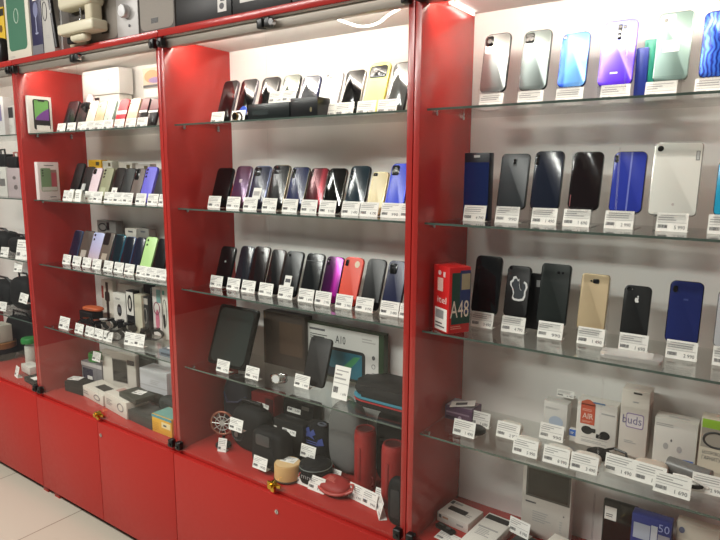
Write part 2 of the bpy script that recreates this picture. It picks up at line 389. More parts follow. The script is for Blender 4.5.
# ------------------------------------------------------------------ right cabinet: phones on clear stands
def stand(label, x, w, sh, y0, base, lean):
    z = S[sh]; t = thing('phone_stand', label, 'phone stand', (x, y0, z), (0, 0, 0), 'clear stands in the right cabinet')
    th = R(lean); sw = min(w*.82, .06); f = .0105
    yb = base*math.sin(th); bz = base*math.cos(th)-.0012
    bm = NB(); box(bm, -sw/2, sw/2, -.012, .055, .0002, .0018); obj('base_plate', bm, ACRYL, t, smooth=False)
    bm = NB(); box(bm, -sw/2, sw/2, -.012, -.0105, .0018, bz+.008); obj('front_lip', bm, ACRYL, t, smooth=False)
    bm = NB(); box(bm, -sw/2, sw/2, -.0105, yb+.022, bz-.0015, bz-.0003); obj('ledge', bm, ACRYL, t, smooth=False)
    L = .055; bm = NB(); box(bm, -sw/2, sw/2, .0092, .0107, .0, L); lift(bm, Matrix.Translation((0, yb, base*math.cos(th))) @ Matrix.Rotation(-th, 4, 'X')); obj('back_rest', bm, ACRYL, t, smooth=False)
def dphone(short, TL, TR, bot, sh, tagpx, back, y0=.155, lean=11, **k):
    o, loc, w, L = phone(short, TL, TR, sh, y0, lean, back, bottom=bot, group=None, **k)
    base = (loc[2]-S[sh])/math.cos(R(lean))
    stand('clear stand below ' + short, loc[0], w, sh, y0, base, lean)
    if tagpx: ptag('white tag below ' + short, tagpx[0], tagpx[1], sh, y0-.0165)
TW = (244, 244, 240)
stk = M((236, 234, 228), .55)
# top shelf
dphone('silver phone with square lens, leftmost on the right cabinet\'s top shelf', (486, 34), (511.5, 33), (479, 93), 1, (490, 105), (140, 142, 140), edge=(40, 40, 42), metal=.75, rough=.3,
       cam=dict(mod=(.06, .04, .36, .21), lenses=[(.21, .125, .085)]), extras=[('camera_plate', .05, .03, .39, .33, M((200, 198, 192), .25, .5), 'rr')])
dphone('grey green phone with square camera, second on the right cabinet\'s top shelf', (525, 31), (552.5, 29.5), (518, 91), 1, (529, 104), (112, 120, 118), edge=(44, 46, 46), metal=.7, rough=.3,
       cam=cam_sq(.06, .035, .4, .2), extras=[('logo', .42, .3, .52, .33, M((190, 190, 186), .3, .5), 'rect')])
dphone('sky blue phone, third on the right cabinet\'s top shelf', (563, 33.5), (591, 31.5), (557.5, 88), 1, (568, 102), (60, 130, 225), edge=(40, 60, 120), metal=.45, rough=.25,
       backmat=MG([(0, (40, 90, 225)), (.22, (40, 90, 225)), (.3, (96, 160, 238)), (1, (130, 188, 245))], 'X', .25, .4, -.033, .033), cam=cam_free(1, .12, .07))
dphone('violet phone with lens column, fourth on the right cabinet\'s top shelf', (604.5, 21.5), (639, 18.5), (597.5, 87), 1, (614, 98), (120, 70, 235), edge=(90, 60, 190), metal=.45, rough=.25,
       backmat=MG([(0, (96, 40, 235)), (.45, (130, 105, 240)), (.8, (190, 205, 245)), (1, (120, 110, 230))], 'Z', .22, .3, 0, .15), cam=dict(mod=(.44, .07, .56, .3), lenses=[(.5, .11, .05), (.5, .18, .05), (.5, .25, .04), (.64, .12, .045)]),
       extras=[('logo', .34, .79, .56, .815, M((225, 220, 250), .4), 'rect')])
dphone('pale green phone with white sticker on the right cabinet\'s top shelf', (660, 13.5), (695, 10), (655, 81.5), 1, (660, 92), (112, 134, 128), edge=(130, 146, 138), metal=.35, rough=.3, rad=.008,
       cam=cam_free(1, .22, .11), extras=[('camera_plate', .05, .03, .5, .27, M((176, 190, 182), .3, .3), 'rr'), ('sticker', .2, .41, .68, .58, stk, 'rect')])
dphone('dark blue wavy-patterned phone cut off by the photo\'s right edge', (705.5, 12), (740, 8), (701, 78), 1, (711, 89), (30, 60, 160), edge=(24, 30, 70), metal=.4, rough=.2,
       backmat=MG([(0, (16, 34, 120)), (.5, (34, 76, 186)), (1, (60, 110, 205))], wave=True, rough=.2, metal=.4), cam=cam_free(2, .8, .1))
for nm, (a, b), (c, d_), lab in (('navy', (636.5, 48), (646, 91), (36, 54, 140)), ('green', (644.5, 39.5), (655, 84), (28, 140, 118))):
    x0, z1 = W(a, b, .185); x1, _ = W(c, d_, .185)
    carton('phone_case', ('thin %s phone case standing on edge beside the pale green phone' % nm), 'phone case', x1-x0, z1-S[1], .05, ((x0+x1)/2, .185+(.004 if nm == 'green' else 0), S[1]+.0003), M(lab, .35), [('side_seam', .15, .05, .3, .95, M(tuple(max(0, v-14) for v in lab), .4), 'rect')], bev=.003)
# second shelf
x0, z1 = W(464, 153, .15); x1, z0 = W(488, 208, .15)
carton('phone_case_box', 'dark blue hanging phone case box, leftmost on the right cabinet\'s second shelf', 'box', .066, z1-S[2]-.0, .026, (x0+.035, .15, S[2]+.0003), M((20, 22, 34), .3), [('hang_slot', .38, .93, .62, .965, M((190, 190, 190), .5), 'rr'), ('blue_window', .02, .04, .98, .86, M((26, 40, 92), .1), 'rect'), ('logo', .42, .2, .56, .225, M((150, 155, 170), .5), 'rect', None, 1)])
ptag('white price tag before the dark blue hanging phone case box', 473.5, 222, 2, .135)
dphone('charcoal phone with central lens, second on the right cabinet\'s second shelf', (502.5, 153.5), (530.5, 154), (495.5, 208), 2, (506, 224.5), (44, 48, 52), edge=(24, 24, 26), rough=.35, rad=.008,
       cam=dict(mod=(.44, .09, .56, .22), lenses=[(.5, .125, .04), (.5, .175, .04)]), camcol=(90, 92, 96))
dphone('blue black phone, third on the right cabinet\'s second shelf', (536, 151), (565, 151), (529, 209), 2, (543, 226), (26, 32, 48), edge=(16, 18, 24), rough=.14, cam=cam_free(3, .1, .09, .06))
dphone('black cherry phone, fourth on the right cabinet\'s second shelf', (573.5, 152), (604.5, 151.5), (567, 209), 2, (575.5, 224), (22, 12, 14), edge=(12, 10, 12), rough=.08, cam=cam_free(3, .12, .09, .06), extras=[('logo', .06, .75, .09, .95, M((120, 40, 40), .4), 'rect')])
dphone('royal blue phone with pale centre stripe, right cabinet\'s second shelf', (615, 151), (648, 152), (609.5, 212), 2, (618, 226), (44, 58, 158), edge=(24, 28, 60), rough=.15, cam=cam_free(2, .1, .09, .06), extras=[('stripe', .52, .01, .57, .99, M((110, 120, 190), .2), 'rect')])
dphone('white tablet with corner lens on the right cabinet\'s second shelf', (655.5, 143), (704.5, 141.5), (647.5, 214.5), 2, (671, 230), (214, 213, 206), edge=(176, 174, 168), rough=.35, rad=.008, name='tablet', cat='tablet', cam=cam_free(1, .13, .085),
       extras=[('maker_plate', .87, .12, .95, .25, M((110, 110, 110), .4), 'rect'), ('plate_face', .885, .13, .935, .24, M((180, 180, 178), .4), 'rect', None, 1), ('logo', .48, .83, .54, .87, M((176, 170, 166), .4), 'ell')])
dphone('cyan phone at the right edge of the right cabinet\'s second shelf', (719, 160), (752, 160), (713, 216), 2, (724, 232), (30, 150, 190), edge=(20, 60, 80), rough=.2, cam=cam_sq(.5, .04, .9, .2))
# third shelf
dphone('black phone with corner lenses, right cabinet\'s third shelf, leftmost', (477, 255), (503, 257), (470.5, 312), 3, (481, 329), (20, 20, 22), edge=(14, 14, 15), rough=.07, cam=cam_free(3, .14, .1, .055))
CAT = [(.3, 1), (.42, .86), (.5, .9), (.52, .72), (.6, .5), (.72, .42), (.78, .55), (.72, .72), (.8, .82), (.95, .74), (1, .58), (.92, .4), (.93, .2), (.85, .05), (.6, 0), (.3, .02), (.2, .1), (.24, .3), (.14, .5), (.02, .62), (0, .76), (.12, .84), (.16, .96)]
ci = [((u-.5)*.8+.5, (v-.47)*.82+.47) for u, v in CAT]
dphone('black phone with cat outline sticker, right cabinet\'s third shelf', (508.5, 265), (532, 267), (501.5, 315.5), 3, (512, 335), (24, 23, 24), edge=(14, 14, 15), rough=.4, cam=cam_free(1, .14, .05),
       extras=[('cat_sticker', .16, .2, .92, .68, M((226, 226, 226), .5), 'poly', CAT), ('cat_picture', .16, .2, .92, .68, M((42, 48, 56), .5), 'poly', ci, 1)])
dphone('dark green phone with centred lens, right cabinet\'s third shelf', (542.5, 263), (572, 265), (536.5, 323), 3, (549, 340), (30, 36, 34), edge=(16, 17, 17), rough=.3, rad=.008, cam=dict(mod=None, lenses=[(.6, .14, .045), (.74, .14, .03)]))
dphone('gold phone on the right cabinet\'s third shelf', (582.5, 273), (610.5, 275), (578, 328), 3, (589.5, 347), (206, 184, 148), edge=(190, 170, 136), metal=.35, rough=.35, rad=.007, cam=dict(mod=(.42, .09, .64, .17), lenses=[(.56, .13, .07), (.36, .13, .025)]))
APP = [(.5, .74), (.6, .78), (.78, .78), (.92, .66), (.8, .5), (.84, .32), (.98, .24), (.86, .06), (.72, 0), (.56, .06), (.4, .0), (.24, .04), (.06, .3), (.02, .54), (.14, .74), (.32, .79)]
dphone('black phone with white fruit logo on the right cabinet\'s third shelf', (625, 285), (652.5, 286.5), (621, 335.5), 3, (632, 353), (26, 27, 27), edge=(50, 50, 50), rough=.3, rad=.01, cam=dict(mod=None, lenses=[(.16, .07, .07), (.3, .075, .03)]),
       extras=[('fruit_logo', .42, .21, .58, .33, M((226, 226, 224), .3), 'poly', APP), ('leaf_logo', .5, .195, .56, .23, M((226, 226, 224), .3), 'ell')])
dphone('navy blue phone near right cabinet\'s third shelf right end', (671, 280), (705, 282.5), (666, 341.5), 3, (680, 363), (32, 42, 100), edge=(18, 20, 40), rough=.18, cam=cam_v(.17, .09, .19, .13, 2), extras=[('logo', .44, .28, .58, .31, M((60, 72, 130), .3), 'rect')])
dphone('light grey phone cut off at right cabinet\'s third shelf end', (719, 290), (750, 291), (714, 347), 3, (728, 369), (180, 180, 184), edge=(120, 120, 124), rough=.3, cam=cam_free(2, .8, .1))
# upright phone case between
x0, z1 = W(528, 274, .195); x1, _ = W(545, 274, .195)
carton('phone_case_box', 'flat black box behind the cat sticker phone', 'box', .062, z1-S[3], .02, ((x0+x1)/2, .2, S[3]+.0003), BLKM, [('white_label', .5, .78, .72, .9, M((150, 150, 150), .6), 'rect')])
# itel box
xx, yy = ZP(448, 334.5, S[3]); h = W(448, 268, yy)[1]-S[3]
GB = M((30, 74, 62), .35); 
t = carton('phone_box', 'red phone box printed A48 at the left end of the right cabinet\'s third shelf', 'box', .06, h, .07, (0, 0, S[3]), M((206, 34, 34), .35),
       [('green_panel', .12, .14, 1., .92, GB, 'rect'), ('phone_picture', .5, .3, .98, .95, M((40, 60, 110), .3), 'rect', None, 1), ('screen_picture', .56, .66, .96, .9, M((170, 160, 130), .4), 'rect', None, 2), ('model_number', .05, .24, .92, .5, M((240, 226, 210), .5), 'text', 'A48', 3), ('small_print', .1, .06, .8, .12, M((230, 150, 130), .5), 'lines')], rotz=R(60),
       lefts=[('white_label', .15, .02, .9, .36, PAPER, 'rect'), ('label_print', .2, .05, .85, .15, INK, 'lines', None, 1), ('label_barcode', .2, .2, .7, .33, M((150, 150, 150), .6), 'rect', None, 1), ('white_sticker', .28, .62, .62, .82, M((224, 190, 180), .5), 'rect'), ('maker_name', .3, .44, .85, .54, M((240, 220, 215), .5), 'text', 'itel'), ('round_mark', .3, .86, .5, .93, M((230, 200, 200), .5), 'ell'), ('tick_mark', .62, .84, .75, .92, M((230, 200, 200), .5), 'rect')])
ca, sa = math.cos(R(60)), math.sin(R(60)); t.location = (xx+.03*ca, yy+.03*sa, S[3]+.0003)
# white phone lying flat
xx, yy = ZP(632, 357, S[3])
t = thing('flat_phone', 'white phone lying flat before the black phone with white fruit logo', 'phone', (xx, yy-.008, S[3]+.0003), (0, 0, R(6)))
bm = NB(); rprism(bm, .118, .058, .009, 0, .008, .002); lift(bm, Matrix.Translation((0, 0, .008)) @ Matrix.Rotation(R(-90), 4, 'X')); obj('frame', bm, M((196, 192, 188), .3, .3), t)
bm = NB(); rprism(bm, .09, .052, .004, 0, .0004); lift(bm, Matrix.Translation((-.004, 0, .0086)) @ Matrix.Rotation(R(-90), 4, 'X')); obj('screen', bm, M((222, 220, 216), .15), t)
bm = NB(); cyl(bm, (-.051, 0, .0083), .004, .0006); obj('home_button', bm, GREYI, t)

# ------------------------------------------------------------------ middle and left cabinet: rows of leaning phones
def row(sh, y0, lean, ty, where, items):
    for (short, TL, TR, tagpx, back, k) in items:
        phone(short, TL, TR, sh, y0, lean, back, **k)
        if tagpx: ptag('white tag before ' + short, tagpx[0], tagpx[1], sh, ty)
MC = 'middle cabinet\'s '
row(3, .128, 19, .108, 'middle', [
 ('plain black phone with tiny logo, leftmost on middle cabinet\'s third shelf', (222.5, 246), (236.5, 247), (215.5, 288), (14, 14, 15), dict(rough=.15, extras=[('logo', .42, .36, .54, .41, M((160, 160, 160), .4), 'ell')])),
 ('dark slate phone, second on middle cabinet\'s third shelf', (242, 246), (255, 246.5), (232.5, 290.5), (30, 32, 40), dict(edge=(40, 46, 66), rough=.15)),
 ('black phone with twin lens dots, third on middle cabinet\'s third shelf', (256, 246), (271, 247), (247.5, 293.5), (24, 17, 19), dict(edge=(70, 60, 58), rough=.15, cam=dict(mod=None, lenses=[(.42, .16, .05), (.56, .14, .05)]))),
 ('near-black phone, fourth on middle cabinet\'s third shelf', (273, 249), (286.5, 250), (265, 296), (20, 19, 20), dict(edge=(70, 50, 44), rough=.2, cam=cam_free(2, .15, .07))),
 ('black phone with white foot sticker on middle cabinet\'s third shelf', (288, 250.5), (304.5, 252), (284.5, 298.5), (18, 20, 22), dict(rough=.3, cam=cam_free(1, .2, .1), extras=[('sticker', .2, .55, .6, .82, stk, 'rect'), ('sticker_print', .25, .62, .55, .7, INK, 'rect', None, 1)])),
 ('black phone just left of the magenta phone', (308, 253), (325.5, 254), (305, 302), (20, 23, 24), dict(edge=(36, 38, 40), rough=.18, cam=cam_free(2, .12, .07, .06), extras=[('band', .02, .16, .98, .17, M((50, 54, 58), .3), 'rect')])),
 ('magenta phone on middle cabinet\'s third shelf', (328, 256), (345, 257.5), (322, 302.5), (120, 20, 110), dict(edge=(60, 20, 60), rough=.15, backmat=MG([(0, (44, 10, 46)), (.5, (84, 16, 84)), (.72, (196, 40, 178)), (1, (90, 20, 96))], 'X', .2, .3, -.033, .033), cam=cam_free(2, .14, .08))),
 ('orange red phone on middle cabinet\'s third shelf', (346, 257), (364.5, 258), (343, 307.5), (222, 78, 58), dict(edge=(190, 60, 48), rough=.45, cam=cam_v(.16, .06, .19, .16, 2), extras=[('round_sticker', .58, .07, .84, .21, M((224, 205, 180), .5), 'ell')])),
 ('black phone just right of the orange red phone', (369, 258), (387, 260), (363.5, 311), (20, 21, 22), dict(rough=.35, rad=.012)),
 ('navy phone at the right end of middle cabinet\'s third shelf', (390, 260), (408.5, 262), (388.5, 314), (28, 32, 66), dict(edge=(18, 20, 36), rough=.3, cam=cam_sq(.1, .06, .5, .26))),
])
row(2, .125, 19, .1, 'middle', [
 ('plain black phone, leftmost on middle cabinet\'s second shelf', (218.5, 168), (234.5, 168), (213.5, 209.5), (10, 10, 11), dict(rough=.08, screen=True)),
 ('mauve fading phone on middle cabinet\'s second shelf', (238, 166), (252.5, 166), (232.5, 210.5), (96, 62, 86), dict(edge=(120, 100, 120), backmat=MG([(0, (96, 50, 70)), (.45, (84, 58, 92)), (1, (90, 50, 66))], 'Z', .2, .3), extras=[('logo', .36, .32, .54, .4, M((190, 170, 180), .4), 'rr')])),
 ('navy phone with square white sticker on middle cabinet\'s second shelf', (255.5, 166), (272, 166), (249.5, 211.5), (26, 30, 56), dict(edge=(120, 130, 170), cam=cam_sq(.06, .04, .46, .24), extras=[('sticker', .24, .52, .72, .78, stk, 'rect'), ('sticker_print', .3, .6, .64, .7, GREYI, 'rect', None, 1)])),
 ('black phone with tan edge, fourth on middle cabinet\'s second shelf', (274, 165), (291, 165), (268.5, 212.5), (28, 29, 30), dict(edge=(150, 136, 112), cam=cam_sq(.06, .04, .42, .22))),
 ('midnight blue phone, fifth on middle cabinet\'s second shelf', (293, 167), (310.5, 167), (289, 213.5), (24, 34, 76), dict(edge=(90, 84, 70), cam=cam_v(.16, .05, .26, .18, 3))),
 ('wine red phone on middle cabinet\'s second shelf', (312, 168), (329.5, 168), (308, 213.5), (90, 16, 28), dict(edge=(40, 10, 14), backmat=MG([(0, (60, 10, 18)), (.6, (96, 16, 30)), (.75, (170, 44, 60)), (1, (80, 12, 24))], 'X', .2, .3, -.033, .033), cam=cam_free(2, .12, .08))),
 ('glossy black phone just right of the wine red phone', (330, 168), (348, 168.5), (326.5, 214.5), (8, 8, 10), dict(edge=(60, 54, 46), rough=.06, cam=cam_free(2, .14, .07), extras=[('logo', .4, .82, .5, .86, M((150, 150, 150), .4), 'ell')])),
 ('dark teal phone on middle cabinet\'s second shelf', (352, 166), (371.5, 166), (349.5, 217), (26, 44, 54), dict(edge=(18, 22, 26), rough=.14, cam=cam_free(3, .12, .1))),
 ('small cream phone on middle cabinet\'s second shelf', (373.5, 172), (389, 172), (368, 217), (228, 214, 168), dict(edge=(206, 192, 150), rough=.35, rad=.006, cam=dict(mod=(.06, .03, .34, .1), lenses=[(.14, .065, .05), (.26, .065, .05)]))),
 ('bright blue phone at the right end of middle cabinet\'s second shelf', (393, 163), (411, 164), (389.5, 218), (44, 70, 214), dict(edge=(30, 46, 150), rough=.3, cam=cam_sq(.06, .04, .46, .23))),
])
ptag('white price tag at the far right end of middle cabinet\'s second shelf', 409, 220, 2, .1)
ptag('white price tag at the far right end of middle cabinet\'s third shelf', 408, 318, 3, .108)
MIR = (150, 150, 156)
row(1, .125, 19, .1, 'middle', [
 ('mirror-black phone, leftmost on middle cabinet\'s top shelf', (225, 81), (239, 80.5), (216.5, 122), (20, 16, 24), dict(rough=.03, screen=True, edge=(110, 104, 110))),
 ('mirror-black phone, second on middle cabinet\'s top shelf', (243, 79.5), (258.5, 79), (237, 121.5), (20, 16, 30), dict(rough=.03, screen=True, edge=(120, 116, 124), extras=[('blue_wallpaper', .25, .62, .75, .9, M((60, 90, 180), .1), 'ell')])),
 ('mirror-black phone, third on middle cabinet\'s top shelf', (264, 77.5), (280.5, 77), None, (30, 26, 28), dict(rough=.03, screen=True, edge=(60, 56, 58))),
 ('mirror-silver phone, fourth on middle cabinet\'s top shelf', (285, 75.5), (301.5, 74.5), None, (150, 156, 148), dict(metal=.8, rough=.08, edge=(40, 40, 44))),
 ('blue-edged mirror phone, fifth on middle cabinet\'s top shelf', (304, 76.5), (321.5, 75.5), None, (120, 122, 128), dict(metal=.8, rough=.1, edge=(50, 54, 90))),
 ('white phone with three black lenses on middle cabinet\'s top shelf', (325, 73), (344, 71), (326, 116), (232, 232, 230), dict(edge=(200, 200, 200), rough=.3, cam=dict(mod=None, lenses=[(.22, .07, .06), (.4, .13, .06), (.2, .19, .06)]))),
 ('silver-edged black phone just left of the yellow phone', (347.5, 70.5), (366.5, 69.5), (343.5, 114), (60, 56, 58), dict(rough=.03, screen=True, edge=(190, 188, 186))),
 ('yellow phone with wide black camera bar on middle cabinet\'s top shelf', (371, 64), (391.5, 61.5), (365, 112.5), (232, 236, 130), dict(edge=(216, 214, 100), rough=.4, cam=dict(mod=(.06, .06, .92, .29), lenses=[(.2, .17, .07), (.38, .17, .07), (.55, .13, .05), (.55, .22, .05)]), extras=[])),
 ('mirror-grey phone at the right end of middle cabinet\'s top shelf', (395, 63.5), (413, 61), (386, 110), (110, 112, 112), dict(metal=.7, rough=.1, edge=(30, 30, 32), cam=cam_free(2, .16, .1))),
])
# black boxes before the mirror phones
x0, _ = W(252, 118, .075); x1, _ = W(293, 118, .075); z1 = W(270, 104, .075)[1]
carton('phone_box', 'long black box carrying a price tag on middle cabinet\'s top shelf', 'box', x1-x0, z1-S[1], .06, ((x0+x1)/2, .06, S[1]+.0003), M((22, 28, 28), .3), [('front_print', .1, .3, .5, .6, M((40, 48, 48), .3), 'rect')])
x2, _ = W(320, 116, .07); z2 = W(305, 98, .07)[1]
carton('phone_box', 'black box just left of the white phone with three lenses', 'box', x2-x1-.004, z2-S[1], .055, ((x1+x2)/2+.002, .06, S[1]+.0003), M((24, 24, 26), .3), [('gold_logo', .72, .25, .8, .5, M((120, 110, 80), .4), 'ell'), ('lid_edge', 0, .7, 1, .73, M((50, 50, 52), .4), 'rect')])
xx, _ = W(279, 106, .06); tag_at('white price tag lying tilted on the long black box', xx, .07, z1+.0003, w=.1, h=.034)
xx, yy = W(240, 118, .08)[0], .075
t = thing('wrist_watch', 'small gold and black watch before the second mirror-black phone', 'watch', (xx, yy, S[1]))
bm = NB(); torus(bm, (0, 0, .015), .0125, .0025, 'X', 24); obj('strap', bm, BLK, t)
bm = NB(); cyl(bm, (0, -.014, .015), .011, .006, 'Y', 24); obj('watch_case', bm, M((180, 140, 70), .25, .9), t)
bm = NB(); cyl(bm, (0, -.0172, .015), .009, .0006, 'Y', 24); obj('dial', bm, BLKG, t)

# left cabinet
row(3, .11, 20, .09, 'left', [
 ('navy phone with pale edge, leftmost on left cabinet\'s third shelf', (75.5, 230), (83.5, 231), (66, 264.5), (20, 26, 50), dict(edge=(120, 140, 190), rough=.15)),
 ('brown grey phone with square sticker, left cabinet\'s third shelf', (85, 230.5), (95.5, 231), (76, 266.5), (82, 74, 68), dict(edge=(60, 54, 50), extras=[('sticker', .2, .58, .7, .78, M((170, 160, 150), .5), 'rect')])),
 ('lavender fading phone on left cabinet\'s third shelf', (94.5, 232), (105.5, 233), (86, 268.5), (180, 180, 222), dict(edge=(180, 180, 200), rough=.35, backmat=MG([(0, (214, 190, 178)), (.45, (190, 180, 212)), (1, (172, 184, 224))], 'Z', .35, .1), cam=cam_free(2, .2, .09, .13))),
 ('taupe phone with dark corner, left cabinet\'s third shelf', (106, 232), (116, 233), (96, 270), (104, 92, 84), dict(edge=(80, 70, 64), extras=[('dark_corner', .04, .02, .62, .36, M((34, 26, 26), .2), 'rr'), ('sticker', .22, .6, .72, .78, M((170, 156, 140), .5), 'rect')])),
 ('dark teal phone with turquoise edge on left cabinet\'s third shelf', (116.5, 234), (126, 235.5), (107.5, 272), (14, 30, 38), dict(edge=(60, 150, 170), rough=.15)),
 ('dark navy phone with pale blue edge, right of the turquoise-edged phone', (127, 236), (136.5, 237.5), (118, 274), (16, 22, 36), dict(edge=(110, 140, 190), rough=.15)),
 ('dark plum navy phone just left of the lime phone', (137.5, 237), (146.5, 238), (128.5, 275), (24, 28, 48), dict(edge=(24, 24, 40), rough=.2)),
 ('lime green phone on left cabinet\'s third shelf', (147.5, 236.5), (158.5, 237.5), (140.5, 277), (186, 224, 150), dict(edge=(170, 210, 140), rough=.35, cam=cam_free(2, .2, .1, .12))),
 ('black phone right of the lime green phone', (159.5, 238), (171, 239.5), (150.5, 279), (14, 14, 15), dict(rough=.2)),
])
ptag('white price tag at the far right end of left cabinet\'s third shelf', 160.5, 281, 3, .09)
row(2, .11, 20, .085, 'left', [
 ('black phone at the dark left end of left cabinet\'s second shelf', (77.5, 162.5), (85.5, 164), (66.5, 200), (14, 14, 15), dict(rough=.3)),
 ('black phone with small white sticker on left cabinet\'s second shelf', (86.5, 166.5), (95.5, 167), (77, 202.5), (20, 21, 22), dict(rough=.3, extras=[('sticker', .12, .52, .5, .72, M((190, 190, 188), .5), 'rect')])),
 ('pale pink phone on left cabinet\'s second shelf', (94.5, 168), (103.5, 168), (88, 202), (230, 208, 216), dict(edge=(200, 180, 188), rough=.35, cam=dict(mod=(.1, .03, .42, .2), lenses=[(.24, .09, .08), (.24, .16, .06)]))),
 ('sage green phone on left cabinet\'s second shelf', (105, 168), (115, 168), (97, 203), (150, 150, 120), dict(edge=(120, 120, 96), rough=.35, cam=cam_free(3, .2, .08, .1), extras=[('sticker', .2, .6, .65, .86, M((176, 180, 150), .5), 'rect')])),
 ('dark brown phone with long white sticker on left cabinet\'s second shelf', (117, 167.5), (126, 168), (108, 203.5), (34, 26, 24), dict(edge=(20, 16, 16), extras=[('sticker', .14, .6, .72, .94, stk, 'rect'), ('sticker_print', .3, .68, .55, .84, GREYI, 'rect', None, 1)])),
 ('grey black phone with tiny sticker, left cabinet\'s second shelf', (126.5, 168), (136.5, 168.5), (117.5, 204), (44, 46, 46), dict(rough=.35, extras=[('sticker', .1, .76, .44, .92, M((170, 176, 176), .5), 'rect')])),
 ('taupe phone with black camera bar on left cabinet\'s second shelf', (137, 168), (146.5, 169), (127, 204.5), (112, 100, 94), dict(edge=(90, 80, 76), rough=.3, cam=dict(mod=(.06, .02, .5, .34), lenses=[(.28, .1, .1), (.28, .24, .1)]))),
 ('violet blue phone on left cabinet\'s second shelf', (147.5, 167), (158.5, 166.5), (140, 205), (112, 108, 218), dict(edge=(96, 92, 190), rough=.35, cam=cam_free(3, .16, .09, .095))),
 ('grey phone at the right end of left cabinet\'s second shelf', (160, 169), (171, 169), (152, 205.5), (60, 58, 60), dict(rough=.3)),
])
ptag('white price tag at the far right end of left cabinet\'s second shelf', 163.5, 206, 2, .085)
row(1, .115, 20, .09, 'left', [
 ('black phone at the left end of left cabinet\'s top shelf', (69.5, 101.5), (80, 101), (60, 128), (26, 22, 26), dict(rough=.2)),
 ('black phone under hanging black strap, left cabinet\'s top shelf', (81, 102.5), (90.5, 102), (70, 128), (30, 26, 28), dict(rough=.3)),
 ('off-white phone on left cabinet\'s top shelf', (91.5, 101), (100, 100.5), (80.5, 128), (224, 214, 198), dict(edge=(200, 190, 176), rough=.35, cam=cam_free(2, .75, .1, .1))),
 ('golden cream phone on left cabinet\'s top shelf', (100, 101.5), (108.5, 101), (89.5, 127.5), (226, 200, 160), dict(edge=(190, 168, 130), rough=.35, cam=cam_free(2, .3, .08, .1))),
 ('mint green phone on left cabinet\'s top shelf', (109, 100.5), (117.5, 100), (98, 127), (196, 218, 204), dict(edge=(170, 190, 178), rough=.35, cam=cam_free(2, .22, .08, .1), extras=[('logo', .42, .6, .56, .66, GREYI, 'ell')])),
 ('red phone with white band on left cabinet\'s top shelf', (121, 99.5), (130.5, 99), (107, 126.5), (208, 30, 50), dict(edge=(160, 20, 36), rough=.35, extras=[('white_band', .0, .38, 1, .5, stk, 'rect'), ('logo', .44, .6, .58, .68, M((90, 10, 20), .4), 'ell')])),
 ('peach phone on left cabinet\'s top shelf', (132, 98.5), (142, 98), (118, 126), (224, 188, 162), dict(edge=(196, 166, 140), rough=.35, cam=cam_free(2, .12, .06, .1), extras=[('upper_panel', .03, .02, .97, .46, M((232, 212, 184), .35), 'rect')])),
 ('maroon topped black phone on left cabinet\'s top shelf', (143.5, 98), (151, 98), (129.5, 125.5), (26, 22, 24), dict(rough=.2, extras=[('maroon_panel', .03, .02, .97, .4, M((110, 40, 48), .3), 'rect'), ('white_band', 0, .41, 1, .48, stk, 'rect', None, 1)])),
 ('maroon topped phone half hidden at left cabinet\'s top right end', (152.5, 98.5), (161.5, 98.5), (141, 125), (26, 24, 26), dict(rough=.2, extras=[('maroon_panel', .03, .02, .97, .4, M((96, 36, 44), .3), 'rect'), ('white_band', 0, .41, 1, .48, stk, 'rect', None, 1)])),
])
# ------------------------------------------------------------------ boxes and goods
def rb(name, label, cat, BL, yL, BR, yR, top, z, d, mat, prints=(), **k):
    """carton whose front bottom corners are two surveyed points; top = picture row of the left top corner"""
    xl, _ = W(BL[0], BL[1], yL); xr, _ = W(BR[0], BR[1], yR)
    h = W(BL[0], top, yL)[1]-z; wd = math.hypot(xr-xl, yR-yL); a = math.atan2(yR-yL, xr-xl)
    return carton(name, label, cat, wd, h, d, ((xl+xr)/2, (yL+yR)/2, z+.0003), mat, prints, rotz=a, **k)
def atag(label, px, py, y, **k):
    """price tag stuck or leaning on goods at picture point of its foot"""
    x, z = W(px, py, y); return tag_at(label, x, y, z, **k)
def soft(name, label, cat, pxl, pxr, py, y, top, z, dy, mat, e=2.6, part='body', rotz=0.):
    xl, _ = W(pxl, py, y); xr, _ = W(pxr, py, y); h = W((pxl+pxr)/2, top, y)[1]-z
    t = thing(name, label, cat, ((xl+xr)/2, y+dy, z+.0005), (0, 0, rotz))
    bm = NB(); blob(bm, (0, 0, h/2), ((xr-xl)/2, dy, h/2), e); obj(part, bm, mat, t)
    return t, xr-xl, h
CARD = M((222, 218, 208), .5); PINKW = M((226, 212, 210), .5); GREYB = M((150, 148, 146), .5); DG = M((30, 33, 30), .5)
BLUEP = M((52, 100, 180), .4); FAB = M((15, 16, 17), .75, spec=.3, noise=.3, scale=300); FABG = M((104, 104, 102), .8, noise=.4, scale=300); REDS = M((150, 34, 30), .6, noise=.3, scale=250)
GRN = M((52, 120, 60), .35); TINT = M((180, 178, 174), .5)

